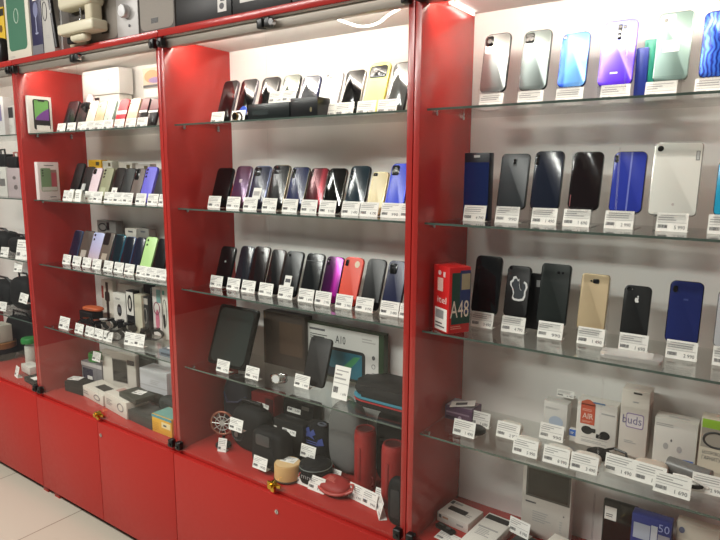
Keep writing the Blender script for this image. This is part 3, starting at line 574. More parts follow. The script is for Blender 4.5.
# ---- left cabinet, top shelf
rb('phone_box', 'white phone box with green and purple picture on left cabinet\'s top shelf', 'box', (30, 133), .022, (53.5, 133), .112, 95, S[1], .02, WHT,
   [('phone_picture', .2, .1, .9, .92, M((24, 24, 26), .3), 'rr'), ('wallpaper_picture', .26, .36, .85, .89, M((110, 170, 90), .4), 'rect', None, 1), ('wallpaper_shape', .26, .36, .85, .7, M((120, 70, 150), .4), 'poly', [(0, 0), (1, 0), (1, .95), (.6, .7), (.1, .25)], 2), ('notch', .42, .86, .7, .9, BLK, 'rr', None, 3), ('white_sticker', .3, .06, .86, .22, PAPER, 'rect', None, 3)])
rb('phone_box', 'white phone box with green phone picture on left cabinet\'s second shelf', 'box', (40, 200), .022, (61, 201), .112, 162, S[2], .02, PINKW,
   [('green_phone_picture', .12, .22, .6, .84, M((120, 146, 108), .4), 'rr'), ('pink_phone_picture', .58, .22, .88, .8, M((150, 120, 110), .4), 'rr'), ('screen_picture', .62, .3, .85, .72, M((176, 80, 90), .4), 'rect', None, 1), ('camera_dot', .18, .76, .25, .8, BLK, 'ell', None, 2), ('camera_dot', .18, .69, .25, .73, BLK, 'ell', None, 2), ('camera_dot', .18, .62, .25, .66, BLK, 'ell', None, 2), ('title_print', .3, .9, .75, .92, INK, 'rect'), ('foot_print', .5, .06, .8, .08, INK, 'rect'), ('pale_band', .14, .24, .86, .34, M((200, 196, 186), .5), 'rect', None, 3)])
x0, _ = W(84, 97, .2); x1, _ = W(120, 95, .2); zb = W(84, 97, .2)[1]; zt = min(W(84, 69, .2)[1], ZT-.032)
carton('box', 'plain white box behind the pale phones, carrying a bigger white box', 'box', (x1-x0)*.9, zb-S[1]-.0008, .055, ((x0+x1)/2, .205, S[1]+.0003), WHT, [('dark_print', .1, .7, .4, .95, M((40, 38, 38), .5), 'rect')])
carton('box', 'large white box stacked above the pale phones, left cabinet\'s top shelf', 'box', x1-x0, zt-zb, .06, ((x0+x1)/2, .2, zb), M((236, 234, 230), .45), [('faint_logo', .7, .5, .75, .58, GREYI, 'ell'), ('lid_edge', 0, .86, 1, .87, GREYI, 'rect')])
x0, _ = W(143, 88, .21); x1, _ = W(164, 86, .21); zb = W(143, 89, .21)[1]; zt = min(W(143, 68, .21)[1], ZT-.035)
carton('box', 'white box under the box with orange planet picture', 'box', x1-x0, zb-S[1]-.0008, .05, ((x0+x1)/2, .212, S[1]+.0003), WHT, [('grey_print', .05, .75, .9, .8, GREYI, 'rect')])
carton('tablet_box', 'box with orange planet picture at the right of left cabinet\'s top shelf', 'box', x1-x0, zt-zb, .045, ((x0+x1)/2, .21, zb), M((226, 220, 214), .4), [('picture', .04, .05, .96, .95, M((206, 176, 150), .4), 'rect'), ('planet_picture', .1, .25, .8, .85, M((196, 120, 60), .4), 'ell', None, 1), ('violet_picture', .3, .22, .96, .5, M((120, 90, 140), .4), 'ell', None, 2), ('dark_rim', .04, .05, .96, .16, M((60, 56, 60), .4), 'rect', None, 3)])
t, w_, h_ = soft('earphone_case', 'pinkish white rounded case behind the strap phone, left cabinet\'s top shelf', 'case', 84, 92, 105, .17, 94, S[1], .012, M((224, 204, 206), .4))
bm = NB(); torus(bm, (0, 0, h_*.62), w_*.5, .0006, 'Z', 28, 1, .5); obj('lid_seam', bm, GREYI, t)
x, z = W(90, 107, .1)
t = thing('hanging_strap', 'black strap draped over the second black phone, left cabinet\'s top shelf', 'strap', (x, .086, z+.004))
bm = NB(); tube(bm, [(-.03, 0, -.004), (-.01, -.004, .002), (.012, -.006, .006), (.02, -.008, -.008), (.008, -.009, -.022), (-.006, -.009, -.012)], .006, 8); obj('strap', bm, BLKM, t)
bm = NB(); box(bm, .008, .03, -.012, -.004, -.016, .008, .003); obj('buckle', bm, BLK, t)
# second shelf extras
for nm, (a, b, c, d_), col, lab in (('box', (88, 160, 101, 170), (214, 166, 30), 'yellow box top showing behind the pale pink phone'), ('box', (102, 161, 112, 170), (196, 192, 178), 'grey white box beside the yellow box behind the phones'), ('box', (118, 163, 132, 170), (190, 184, 172), 'beige box behind the dark brown phone with long sticker'), ('box', (135, 164, 150, 170), (176, 170, 162), 'beige grey box behind the taupe phone with camera bar')):
    x0, zt = W(a, b, .215); x1, _ = W(c, b, .215)
    carton(nm, lab, 'box', x1-x0-.003, zt-S[2], .03, ((x0+x1)/2, .215, S[2]+.0003), M(col, .5), [('printed_mark', .6, .86, .85, .95, M((90, 80, 50), .5), 'rect')])
for i, (px, lab) in enumerate(((74, 'white folded card, left of a pair under the black stickered phone'), (81, 'white folded card, right of a pair under the black stickered phone'))):
    x, _ = W(px, 203, .065)
    t = thing('folded_card', lab, 'card', (x, .062, S[2]+.0002), (0, 0, R(10*i-5)))
    bm = NB(); th = .0006
    for s in (-1, 1):
        b2 = NB(); box(b2, -.018, .018, -th/2, th/2, 0, .046); lift(b2, Matrix.Translation((0, s*.012, 0)) @ Matrix.Rotation(R(s*14.5), 4, 'X')); me = bpy.data.meshes.new('tmp'); b2.to_mesh(me); bm.from_mesh(me); bpy.data.meshes.remove(me); b2.free()
    obj('folded_sheet', bm, PAPER, t)
    bm = NB(); print_shape(bm, 'lines', -.013, .012, .012, .034, -.0006); lift(bm, Matrix.Translation((0, -.0125, 0)) @ Matrix.Rotation(R(-14.5), 4, 'X')); obj('printed_lines', bm, GREYI, t)
# third shelf extras
for (a, b, c), col, lab, pr in (((97, 220, 116), (120, 116, 112), 'grey box with black earphone picture behind the lavender phone', 1), ((125, 228, 136.5), (206, 200, 190), 'white box top showing behind the turquoise-edged phone', 0), ((137.5, 228, 149), (132, 128, 122), 'grey box top showing behind the plum navy phone', 0)):
    x0, zt = W(a, b, .215); x1, _ = W(c, b, .215)
    carton('box', lab, 'box', x1-x0-.002, zt-S[3], .035, ((x0+x1)/2, .213, S[3]+.0003), M(col, .5), [('earphone_picture', .1, .76, .5, .93, BLK, 'ring'), ('black_print', .52, .78, .66, .97, BLK, 'rect')] if pr else [('printed_mark', .3, .9, .7, .94, INK, 'rect')])

# ---- left cabinet, lowest shelf: watches and their boxes
def upbox(px0, px1, top, y, d, lab, mat, prints, sh=4, **k):
    x0, zt = W(px0, top, y); x1, _ = W(px1, top, y)
    return carton(k.pop('name', 'watch_box'), lab, 'box', x1-x0-.0015, zt-S[sh]-.0006, d, ((x0+x1)/2, y, S[sh]+.0003), mat, prints, **k)
IV = M((214, 208, 196), .45)
upbox(100.5, 112, 279, .235, .02, 'tall white box with long watch picture on left cabinet\'s lowest shelf', IV, [('strap_picture', .4, .1, .62, .95, M((66, 54, 48), .5), 'rect'), ('watch_picture', .3, .5, .72, .72, M((40, 34, 32), .4), 'rr', None, 1), ('red_print', .02, .55, .2, .85, M((150, 60, 50), .5), 'rect')])
upbox(112.5, 125, 292, .21, .022, 'white box with smart band picture on left cabinet\'s lowest shelf', M((218, 214, 206), .45), [('band_picture', .3, .32, .66, .68, M((26, 26, 28), .4), 'ell'), ('band_face_picture', .36, .42, .6, .6, M((90, 92, 96), .3), 'rr', None, 1), ('title_print', .2, .8, .75, .86, INK, 'lines')])
upbox(117, 141, 283, .24, .018, 'wide white box at the back behind the smart band boxes', M((206, 202, 192), .45), [('black_print', .45, .62, .9, .9, M((36, 36, 38), .4), 'rr'), ('small_print', .08, .75, .3, .8, INK, 'rect')])
upbox(125.5, 133, 290, .195, .03, 'black and white box with ring-shaped band picture, lowest shelf', M((34, 34, 36), .4), [('white_face', .04, .4, .96, .97, M((220, 216, 208), .45), 'rect'), ('band_picture', .2, .48, .8, .9, BLK, 'ell', None, 1), ('band_hole', .36, .56, .64, .82, M((200, 196, 188), .45), 'ell', None, 2)])
upbox(133.5, 141, 294, .19, .04, 'plain beige box beside the ring-shaped band box', M((196, 190, 170), .5), [('edge_line', .02, .0, .06, 1, GREYI, 'rect')])
upbox(141.5, 148, 296, .2, .03, 'dark box with white earphone picture on left cabinet\'s lowest shelf', M((52, 50, 50), .4), [('earphone_picture', .2, .3, .7, .7, M((190, 186, 180), .4), 'ring'), ('pale_top', .05, .8, .9, .96, M((180, 172, 164), .4), 'rect')])
upbox(143, 151.5, 284, .235, .02, 'black upright box at the back of left cabinet\'s lowest shelf', M((26, 26, 27), .4), [('pale_stripe', .84, .05, .96, .95, M((110, 120, 118), .4), 'rect')])
upbox(151.5, 160.5, 287, .215, .03, 'white box with pink earphone picture on left cabinet\'s lowest shelf', M((216, 208, 204), .45), [('earphone_picture', .15, .45, .8, .7, M((150, 60, 90), .4), 'ring'), ('pink_shape', .3, .1, .75, .55, M((196, 110, 130), .4), 'ell'), ('teal_panel', .5, .7, .97, .97, M((120, 160, 156), .4), 'rect', None, 1)])
upbox(161, 168.5, 286, .2, .03, 'white box with black headphone picture at lowest shelf\'s right end', M((214, 210, 200), .45), [('headphone_picture', .08, .25, .6, .75, M((24, 24, 26), .4), 'ring'), ('earcup_picture', .1, .2, .4, .48, M((24, 24, 26), .4), 'ell', None, 1), ('teal_mark', .1, .84, .4, .92, M((90, 140, 130), .4), 'rect')])
def smartwatch(lab, px, py, rz, strapmat=BLK, s=1., face=BLKG, casemat=M((40, 40, 42), .3, .6)):
    x, y = ZP(px, py, S[4])
    t = thing('smartwatch', lab, 'watch', (x, max(.045, min(y, .17)), S[4]+.0004), (0, 0, rz), 'black watches lying on the lowest shelf of the left cabinet')
    bm = NB(); n = 30; pts = [(.03*s*math.cos(a), 0, .021*s+.0185*s*math.sin(a)) for a in (2*math.pi*i/n for i in range(n))]
    rings = []
    for i, p in enumerate(pts):
        nx, nz = pts[i][0]/.03, (pts[i][2]-.021*s)/.0185; L = math.hypot(nx, nz) or 1; nx /= L; nz /= L
        rings.append([bm.verts.new((p[0]+o*nx, yy, p[2]+o*nz)) for o, yy in ((0, -.01*s), (.0022, -.01*s), (.0022, .01*s), (0, .01*s))])
    for a, b in zip(rings, rings[1:]+rings[:1]):
        for k in range(4): bm.faces.new((a[k], a[(k+1) % 4], b[(k+1) % 4], b[k]))
    obj('strap', bm, strapmat, t)
    bm = NB(); rprism(bm, .036*s, .03*s, .008*s, -.0, .009*s, .002); lift(bm, Matrix.Translation((0, 0, .046*s)) @ Matrix.Rotation(R(-90), 4, 'X')); c = obj('watch_case', bm, casemat, t)
    bm = NB(); rprism(bm, .03*s, .025*s, .006*s, 0, .0006); lift(bm, Matrix.Translation((0, 0, .0466*s)) @ Matrix.Rotation(R(-90), 4, 'X')); obj('display', bm, face, c)
for lab, px, py, rz in (('black watch nearest the pair of tags on left cabinet\'s lowest shelf', 86, 329, .5), ('black watch behind the third tag from left on the lowest shelf', 97, 331, -.3), ('black watch in front of the smart band box', 110, 329, .2), ('black watch between smart band box and big tag', 122, 331, -.5), ('black watch just left of the big tag', 116, 341, .4), ('black watch behind the big tag', 132, 333, .1), ('black watch just right of the big tag', 146, 340, -.2), ('black watch before the pink earphone box', 156, 340, .5)):
    smartwatch(lab, px, py, rz)
x, y = ZP(105, 331, S[4])
smartwatch('steel watch with white face among the black watches', 104, 330, .9, CHROME, 1., M((220, 222, 224), .2), CHROME)
bx_ = upbox(79, 92, 310, .15, .05, 'black box below the orange pouch at left cabinet\'s lowest shelf', BLKM, [('edge_line', 0, .9, 1, .93, M((50, 50, 52), .5), 'rect')], name='box')
zt = bx_.location.z+W(79, 310, .15)[1]-S[4]
x, _ = W(92, 308, .17)
t = thing('pouch', 'orange brown pouch on top of the black box, lowest shelf', 'pouch', (x, .175, zt+.0002-.0003), (0, 0, R(8)))
bm = NB(); blob(bm, (0, 0, .011), (.055, .025, .011), 2.6); obj('pouch_body', bm, M((190, 92, 50), .5, noise=.3, scale=80), t)
bm = NB(); tube(bm, [(-.05, -.012, .012), (-.02, -.024, .013), (.02, -.024, .013), (.05, -.012, .012)], .0014, 6); obj('zip', bm, M((120, 56, 30), .5), t)
for lab, px, py, kw in (('pair-sized white price tag at the left end of left cabinet\'s lowest shelf', 64.5, 329.5, dict(w=.075, h=.05)), ('white price tag second from left on left cabinet\'s lowest shelf', 79.5, 332.5, {}), ('white price tag third from left on left cabinet\'s lowest shelf', 90, 336.5, {}), ('white price tag fourth from left on left cabinet\'s lowest shelf', 99, 340, {}), ('white price tag fifth from left on left cabinet\'s lowest shelf', 108.5, 344, {})):
    x, _ = W(px, py, .055); tag_at(lab, x, .05, S[4]+.0002, **kw)
x, z = W(134, 341, .075); tag_at('big white price tag tilted among the black watches', x, .072, S[4]+.0002, w=.1, h=.048, rotz=.15)
xa, ya = .035, 0
x0, y0_ = ZP(146, 354, S[4]); x1, _ = ZP(166, 358, S[4])
t = carton('box', 'flat grey blue box at the front right of left cabinet\'s lowest shelf', 'box', .1, .024, .085, (-.1, .055, S[4]+.0003), M((112, 124, 134), .4), [('front_print', .1, .3, .6, .6, M((60, 70, 80), .4), 'rect')], tops=[('top_print', .1, .1, .5, .5, M((80, 92, 104), .4), 'rect')])
tag_at('white price tag lying on the flat grey blue box', -.1, .075, S[4]+.0253, rx=R(-72), w=.07, h=.04)

# ---- left cabinet, deck
Z0 = S[0]
fb_ = rb('box', 'flat black box at the left front of left cabinet\'s deck', 'box', (65, 390), .07, (82, 391.5), .078, 381, Z0, .07, BLKM, [('edge_line', 0, .6, 1, .64, M((46, 46, 48), .5), 'rect')])
x, z = W(79, 382, .13); tag_at('white price tag lying on the flat black box, left cabinet\'s deck', -.81, .095, topz(fb_)+.001, rx=R(-74), rotz=R(20))
rb('box', 'grey box with blue window beside the flat black box', 'box', (83, 385), .172, (103, 389), .18, 361, Z0, .07, M((120, 118, 122), .45), [('blue_window', .06, .12, .55, .72, M((40, 48, 70), .2), 'rect'), ('pale_top', .0, .82, 1, .98, M((190, 186, 184), .4), 'rect'), ('white_label', .28, .1, .52, .4, PAPER, 'rect', None, 1)])
bzt = W(82, 361, .17)[1]
x, _ = W(94, 350, .2)
t = thing('cable_pack', 'green wrapped cable pack on the grey box with blue window', 'cable', (x, .205, bzt+.0006))
bm = NB()
for k in range(4): torus(bm, (0, 0, .006+.009*k), .032-.002*(k % 2), .0055, 'Z', 28, 1, .7)
obj('coil', bm, M((46, 130, 50), .4), t)
bm = NB(); box(bm, .02, .03, -.012, .012, .0, .042, .003); obj('wrap', bm, M((30, 84, 36), .4), t)
x, z = W(94, 361, .15); tag_at('white price tag below the green cable pack', x, .158, z-.003)
rb('appliance_box', 'white framed box with black screen window on left cabinet\'s deck', 'box', (104, 386), .18, (137, 394), .205, 350, Z0, .02, M((206, 200, 190), .45), [('black_window', .32, .28, .74, .82, M((30, 26, 26), .15), 'rect'), ('window_frame', .3, .26, .76, .84, M((150, 144, 138), .4), 'rect', None, -.5), ('dark_label', .76, .74, .96, .86, M((60, 58, 60), .4), 'rect'), ('small_print', .06, .85, .25, .92, GREYI, 'lines')])
rb('box', 'dark grey box behind and right of the white framed box', 'box', (136, 380), .235, (152, 384), .235, 353, Z0, .028, DG, [('edge_line', 0, .9, 1, .93, M((60, 64, 60), .5), 'rect')])
rb('appliance_box', 'white ribbed box with dark grille at the right of left cabinet\'s deck', 'box', (141, 399), .17, (168, 407), .18, 368, Z0, .07, M((190, 190, 192), .45), [('grille_print', .28, .14, .86, .42, M((46, 46, 42), .4), 'rect'), ('title_print', .4, .62, .8, .76, GREYI, 'lines'), ('side_line', 0, .56, 1, .58, GREYI, 'rect')])
def flatbox(lab, x, y, w, d, h, rz, mat, prints, tops, z=None, name='box'): return carton(name, lab, 'box', w, h, d, (x, y, (Z0 if z is None else z)+.0003), mat, prints, rotz=rz, tops=tops)
x0, y0_ = .0, 0
pr = [('fine_print', .08, .3, .35, .7, M((120, 112, 110), .5), 'lines'), ('box_mark', .6, .3, .85, .75, M((140, 130, 128), .5), 'ring')]
rb('box', 'long white printed box at the front, left of the brass lock', 'box', (82, 398), .085, (103.5, 408), .062, 385, Z0, .09, IV, pr, tops=[('dark_print', .35, .3, .9, .75, M((40, 36, 36), .45), 'rect')])
rb('box', 'long white printed box at the front, right of the brass lock', 'box', (105.5, 409), .062, (127, 418), .039, 392, Z0, .09, IV, pr, tops=[('red_print', .1, .4, .8, .8, M((170, 70, 64), .5), 'lines')])
wz = W(105, 392, .06)[1]
flatbox('flat dark green grey box lying across the white printed boxes', -.36, .055, .13, .08, .02, R(-8), M((58, 60, 52), .5), [('edge_line', 0, .45, 1, .5, M((40, 42, 38), .5), 'rect')], [('worn_mark', .2, .2, .6, .5, M((66, 68, 60), .5), 'rect')], z=wz+.0004)
tag_at('white price tag lying behind the flat dark green grey box', -.345, .085, wz+.0004+.0215, rx=R(-74), rotz=R(8), w=.05, h=.034)
rb('box', 'dark grey box at the front of left cabinet\'s deck beside the yellow box', 'box', (127, 421), .045, (152, 430), .035, 409, Z0, .09, M((62, 62, 58), .5), [('edge_line', 0, .8, 1, .84, M((44, 44, 42), .5), 'rect')], tops=[('print', .3, .2, .7, .6, M((76, 74, 70), .5), 'rect')])
rb('box', 'yellow box with teal top edge in the right front corner of left cabinet', 'box', (152.5, 430), .035, (172, 437), .035, 413.5, Z0, .075, M((220, 168, 50), .45), [('teal_band', 0, .84, 1, .99, M((80, 150, 160), .45), 'rect'), ('white_label', .5, .4, .95, .72, M((230, 214, 160), .5), 'rect', None, 1), ('small_logo', .6, .5, .75, .6, INK, 'rect', None, 2), ('grid_print', .05, .1, .4, .6, M((190, 140, 40), .5), 'lines')], tops=[('top_panel', .02, .05, .98, .95, M((110, 160, 150), .45), 'rect')])
t, w_, h_ = soft('pouch', 'dark net pouch behind the yellow box', 'pouch', 156, 174, 424, .12, 399, Z0, .03, M((36, 40, 38), .7, noise=.5, scale=200))
bm = NB(); torus(bm, (0, 0, h_*.75), w_*.36, .003, 'Z', 28, 1, .7); obj('seam', bm, BLK, t)

# ---- cut off cabinet at the left edge
LC = 'cut-off left cabinet'
for px0, px1, top, sh, y, d, lab, mat, prn in (
    (-9, 2.5, 98, 1, .1, .04, 'white box at the photo\'s left edge on the cut-off cabinet\'s top shelf', M((208, 206, 204), .5), [('violet_print', .2, .4, .8, .8, M((120, 110, 150), .5), 'rect')]),
    (5, 13, 107, 1, .12, .04, 'white box with black upper half on the cut-off cabinet\'s top shelf', M((206, 204, 200), .5), [('black_print', .05, .62, .95, .97, M((28, 26, 30), .4), 'rect'), ('label_print', .2, .15, .8, .4, GREYI, 'lines')]),
    (-10, 5.5, 167, 2, .1, .06, 'white box with square code marks on the cut-off cabinet\'s second shelf', M((204, 202, 196), .5), [('code_mark', .55, .35, .9, .6, M((110, 108, 106), .5), 'rect'), ('title_print', .3, .75, .8, .85, GREYI, 'lines')]),
    (6, 19, 168, 2, .1, .06, 'pinkish grey box with two round marks on the cut-off cabinet\'s second shelf', M((178, 164, 166), .5), [('round_mark', .45, .6, .7, .72, M((110, 100, 100), .5), 'ell'), ('round_mark', .5, .25, .8, .42, M((110, 100, 100), .5), 'ell'), ('centre_fold', .0, .48, 1, .49, GREYI, 'rect')])):
    x0, zt = W(px0, top, y); x1, _ = W(px1, top, y)
    carton('box', lab, 'box', x1-x0-.002, zt-S[sh], d, ((x0+x1)/2, y, S[sh]+.0003), mat, prn)
    if sh == 2: topz2 = zt
for px0, px1, py, top, lab in ((-8, 6, 160, 149, 'black tool case at the photo\'s left edge on the white box'), (7, 17, 163, 152, 'black and pink tool on the pinkish grey box')):
    xl, _ = W(px0, py, .11); xr, _ = W(px1, py, .11)
    zt2 = W(-10, 167, .1)[1] if px0 < 0 else W(6, 168, .1)[1]
    t = thing('tool_case', lab, 'tool case', ((xl+xr)/2, .13, zt2+.001)); hh = W(px0, top, .11)[1]-zt2
    bm = NB(); box(bm, -(xr-xl)/2, (xr-xl)/2, -.025, .025, 0, max(.02, hh*.7), .008, 3); obj('case_shell', bm, BLKM, t)
    bm = NB(); tube(bm, [(-.02, 0, max(.02, hh*.7)-.002), (-.018, 0, hh*.95), (.018, 0, hh*.95), (.02, 0, max(.02, hh*.7)-.002)], .004, 8); obj('handle', bm, BLK if px0 < 0 else M((190, 120, 110), .5), t)
for pxl, pxr, py, y, top, sh, lab in ((-14, 5, 262, .1, 232, 3, 'black bag at the photo\'s left edge on the cut-off cabinet\'s third shelf'), (6, 26, 266, .1, 238, 3, 'black bag beside the cabinet side on the cut-off cabinet\'s third shelf'), (-12, 8, 318, .1, 282, 4, 'black tool bag at the photo\'s left edge on the cut-off cabinet\'s lowest shelf'), (9, 30, 322, .1, 279, 4, 'black tool bag by the cabinet side on the cut-off cabinet\'s lowest shelf'), (4, 34, 345, .203, 318, 0, 'black tool bag at the dark back of the cut-off cabinet\'s deck')):
    if 25 < pxr < 32: pxr -= 3
    t, w_, h_ = soft('tool_bag', lab, 'bag', pxl, pxr, py, y, top, S[sh], .05 if sh else .03, FAB, 3.2)
    bm = NB(); tube(bm, [(-w_*.3, 0, h_*.9), (-w_*.2, -.01, h_*1.12), (w_*.2, -.01, h_*1.12), (w_*.3, 0, h_*.9)], .005, 8); obj('handle', bm, BLK, t)
    bm = NB(); yp = .05 if sh else .03; box(bm, -w_*.3, w_*.3, -yp-.0005, -yp+.0005, h_*.25, h_*.5); obj('pocket', bm, BLKM, t)
for px, py, y, lab in ((4, 257, .045, 'white price tag on the black bag at the left edge, third shelf'), (21, 261, .045, 'large white price tag by the cabinet side on cut-off cabinet\'s third shelf'), (2, 311, .04, 'white price tag at the photo\'s left edge on the lower tool bag'), (22.5, 303, .04, 'white price tag tilted on the lower tool bag by the cabinet side'), (17.5, 272, .04, 'small white price tag hanging below the cut-off cabinet\'s third shelf')):
    x, z = W(px, py, y)
    if py in (257, 261): z = S[3]+.0002
    tag_at(lab, x, y, z, rotz=.2, ry=.15 if py == 303 else 0, w=.07 if py == 261 else .05, h=.085 if py == 261 else .042)
# barrel speaker, bottle, flat boxes on the deck
xb, zb_ = W(1, 348, .13)
t = thing('barrel', 'brown and black barrel carrying a white box in the cut-off cabinet', 'barrel', (xb, .13, Z0+.0003)); hb = W(1, 337, .13)[1]-Z0-.02
bm = NB(); lathe(bm, [(.055, 0), (.066, .02), (.07, hb*.4), (.068, hb*.8), (.06, hb)], 40); obj('barrel_body', bm, BLKM, t)
bm = NB(); lathe(bm, [(.062, .0), (.0705, .004), (.0705, .03), (.062, .034)], 40, (0, 0, hb-.034)); obj('wooden_band', bm, M((130, 86, 44), .5), t)
carton('box', 'white patterned box on top of the brown barrel', 'box', .1, .085, .07, (xb+.005, .095, Z0+hb+.0008), M((190, 186, 172), .5), [('brown_print', .2, .1, .9, .35, M((140, 100, 60), .5), 'ell'), ('line_print', .1, .5, .8, .9, GREYI, 'lines')])
xb, _ = W(30, 348, .16); hb = W(30, 338, .16)[1]-Z0
t = thing('bottle', 'white bottle with green cap in the cut-off cabinet', 'bottle', (xb, .16, Z0+.0003))
bm = NB(); lathe(bm, [(.022, 0), (.024, .006), (.024, hb-.04), (.016, hb-.03), (.016, hb-.02)], 28); obj('bottle_body', bm, M((200, 206, 196), .4), t)
bm = NB(); lathe(bm, [(.036, .0), (.037, .004), (.037, .018), (.034, .024)], 28, (0, 0, hb-.024)); obj('cap', bm, M((40, 130, 60), .4), t)
for (px0, px1, top, y, d, lab, mat) in ((-2, 13, 372-0, .1, .03, None, None),):
    pass
flatbox('flat white box lying by the green-capped bottle', W(29, 372, .1)[0], .085, .1, .05, .036, R(-6), M((204, 202, 194), .5), [('front_print', .1, .3, .5, .6, GREYI, 'lines')], [('top_print', .2, .2, .6, .6, GREYI, 'lines')])
flatbox('flat black box at the front right of the cut-off cabinet', W(30, 379, .028)[0], .022, .105, .055, .022, R(-6), BLKM, [('edge_line', 0, .5, 1, .55, M((50, 50, 52), .5), 'rect')], [('white_label', .4, .2, .85, .75, PAPER, 'rect')])
tag_at('white price tag leaning left of the flat black box', W(15.5, 379, .03)[0], .032, Z0+.0002, rotz=-.2, w=.05, h=.05)

# ---- middle cabinet, lowest shelf
phone('large dark tablet in a black case on middle cabinet\'s lowest shelf', (221, 304.5), (259, 309), 4, .095, 20, (20, 20, 20), screen=True, edge=(18, 18, 19), name='tablet', cat='tablet', t=.014, rad=.012,
      extras=[('display', .06, .05, .94, .95, M((40, 46, 44), .12), 'rr')])
upbox(263, 304.5, 310, .215, .04, 'dark brown carton behind the tablet on middle cabinet\'s lowest shelf', M((46, 34, 26), .5), [('worn_panel', .4, .25, .95, .85, M((66, 48, 34), .5), 'rect'), ('edge_strip', .02, .02, .05, .98, M((80, 60, 40), .5), 'rect')], name='carton')
DGR = M((36, 62, 36), .4)
x0, zt = W(306, 321, .232); x1, _ = W(384, 335, .232)
carton('tablet_box', 'white tablet box printed A10 with dark green edges', 'box', x1-x0, W(345, 328, .232)[1]-S[4], .026, ((x0+x1)/2, .232, S[4]+.0003), DGR,
       [('white_face', .0, .02, .94, .97, M((204, 204, 200), .4), 'rect'), ('maker_print', .05, .86, .26, .9, INK, 'rect', None, 1), ('model_number', .4, .68, .53, .83, M((40, 42, 44), .4), 'text', 'A10', 1), ('model_name', .06, .68, .36, .8, M((50, 52, 54), .4), 'lines', None, 1),
        ('tablet_picture', .2, .02, .78, .6, M((26, 30, 34), .3), 'rr', None, 1), ('wallpaper_picture', .24, .06, .74, .54, M((36, 110, 130), .3), 'rect', None, 2), ('green_swirl', .45, .1, .72, .5, M((70, 150, 100), .3), 'poly', [(0, 0), (.3, .1), (.8, .7), (1, 1), (.7, .95), (.2, .4)], 3), ('dark_swirl', .24, .06, .6, .34, M((18, 40, 60), .3), 'poly', [(0, 0), (1, 0), (.7, .6), (.3, .5), (0, .9)], 3),
        ('info_print', .74, .78, .92, .88, GREYI, 'lines', None, 1), ('round_icon', .86, .5, .9, .58, INK, 'ell', None, 1), ('round_icon', .86, .34, .9, .42, INK, 'ring', None, 1), ('round_icon', .86, .18, .9, .26, INK, 'ring', None, 1)])
phone('black phone leaning before the white A10 tablet box', (311.5, 336), (333, 339), 4, .125, 19, (12, 12, 13), edge=(10, 10, 11), rough=.5, bottom=None, extras=[('camera_dot', .1, .05, .2, .1, M((40, 40, 42), .2), 'ell')])
x, y = ZP(284, 380, S[4])
t = thing('wrist_watch', 'chrome bracelet watch before the dark brown carton', 'watch', (x, .1, S[4]+.0003), (0, 0, .3))
bm = NB(); torus(bm, (0, 0, .018), .026, .004, 'Z', 28, 1, .7); torus(bm, (0, 0, .006), .024, .005, 'Z', 28, 1, .7); obj('bracelet', bm, CHROME, t)
bm = NB(); cyl(bm, (0, -.02, .017), .015, .008, 'Y', 28); obj('watch_case', bm, CHROME, t)
bm = NB(); cyl(bm, (0, -.0245, .017), .012, .0008, 'Y', 28); obj('dial', bm, M((225, 225, 225), .3), t)
for lab, px, py, kw in (('white price tag before the large dark tablet', 225.5, 371, {}), ('white price tag before the chrome bracelet watch', 263.5, 374.5, {}), ('white price tag before the black phone by the A10 box', 302, 387.5, {}), ('tall double white price tag left of the zipped case', 343.5, 397, dict(w=.055, h=.095))):
    x, y = ZP(px, py, S[4]); tag_at(lab, x, {225.5: .06, 263.5: .068, 302: .1, 343.5: .092}[px], S[4]+.0002, **kw)
# zipped case
x0, _ = W(348, 408, .085)
t = thing('zipped_case', 'black zipped hard case with blue and red edging, middle cabinet\'s lowest shelf', 'case', (x0+.114, .15, S[4]+.0003))
def slab(w, d, z0, z1, r, bev, e=0):
    bm = NB(); rprism(bm, w, d, r, 0, z1-z0, bev); lift(bm, Matrix.Translation((0, 0, z1)) @ Matrix.Rotation(R(-90), 4, 'X')); return bm
obj('lower_shell', slab(.218, .126, 0, .016, .04, .006), BLKM, t); obj('red_edging', slab(.224, .133, .0155, .0195, .042, .0015), M((170, 40, 44), .4), t)
obj('black_zip', slab(.221, .13, .019, .023, .042, .001), BLK, t)
obj('blue_edging', slab(.225, .134, .0225, .0285, .042, .002), M((60, 130, 150), .4), t); obj('upper_shell', slab(.22, .128, .028, .062, .04, .016), M((22, 22, 22), .6, noise=.3, scale=300), t)

# ---- middle cabinet, deck: speakers and bags
t, w_, h_ = soft('speaker_bag', 'dark navy soft bag at the back left of middle cabinet\'s deck', 'bag', 219, 247, 398, .17, 378, Z0, .04, M((24, 25, 36), .7, noise=.3, scale=200), 2.8)
bm = NB(); tube(bm, [(-w_*.38, -.03, h_*.7), (-w_*.1, -.053, h_*.6), (w_*.25, -.05, h_*.64), (w_*.4, -.03, h_*.72)], .0035, 8); obj('piping', bm, M((40, 42, 70), .5), t)
x, _ = W(220.5, 430, .09)
t = thing('desk_fan', 'small round copper-rimmed fan at the left of middle cabinet\'s deck', 'fan', (x, .1, Z0+.0003), (0, 0, R(25)))
bm = NB(); cyl(bm, (0, 0, .004), .026, .008, 'Z', 28); tube(bm, [(0, 0, .006), (0, .006, .03), (0, .006, .05)], .005, 10); obj('base', bm, BLKM, t)
bm = NB(); torus(bm, (0, 0, .082), .04, .004, 'Y', 36); obj('rim', bm, M((150, 90, 70), .35, .5), t)
bm = NB()
for k in range(10):
    a = math.pi*2*k/10; tube(bm, [(.008*math.cos(a), -.004, .082+.008*math.sin(a)), (.04*math.cos(a), -.002, .082+.04*math.sin(a))], .0012, 6)
torus(bm, (0, -.003, .082), .024, .001, 'Y', 28); obj('guard', bm, M((210, 206, 200), .35, .4), t)
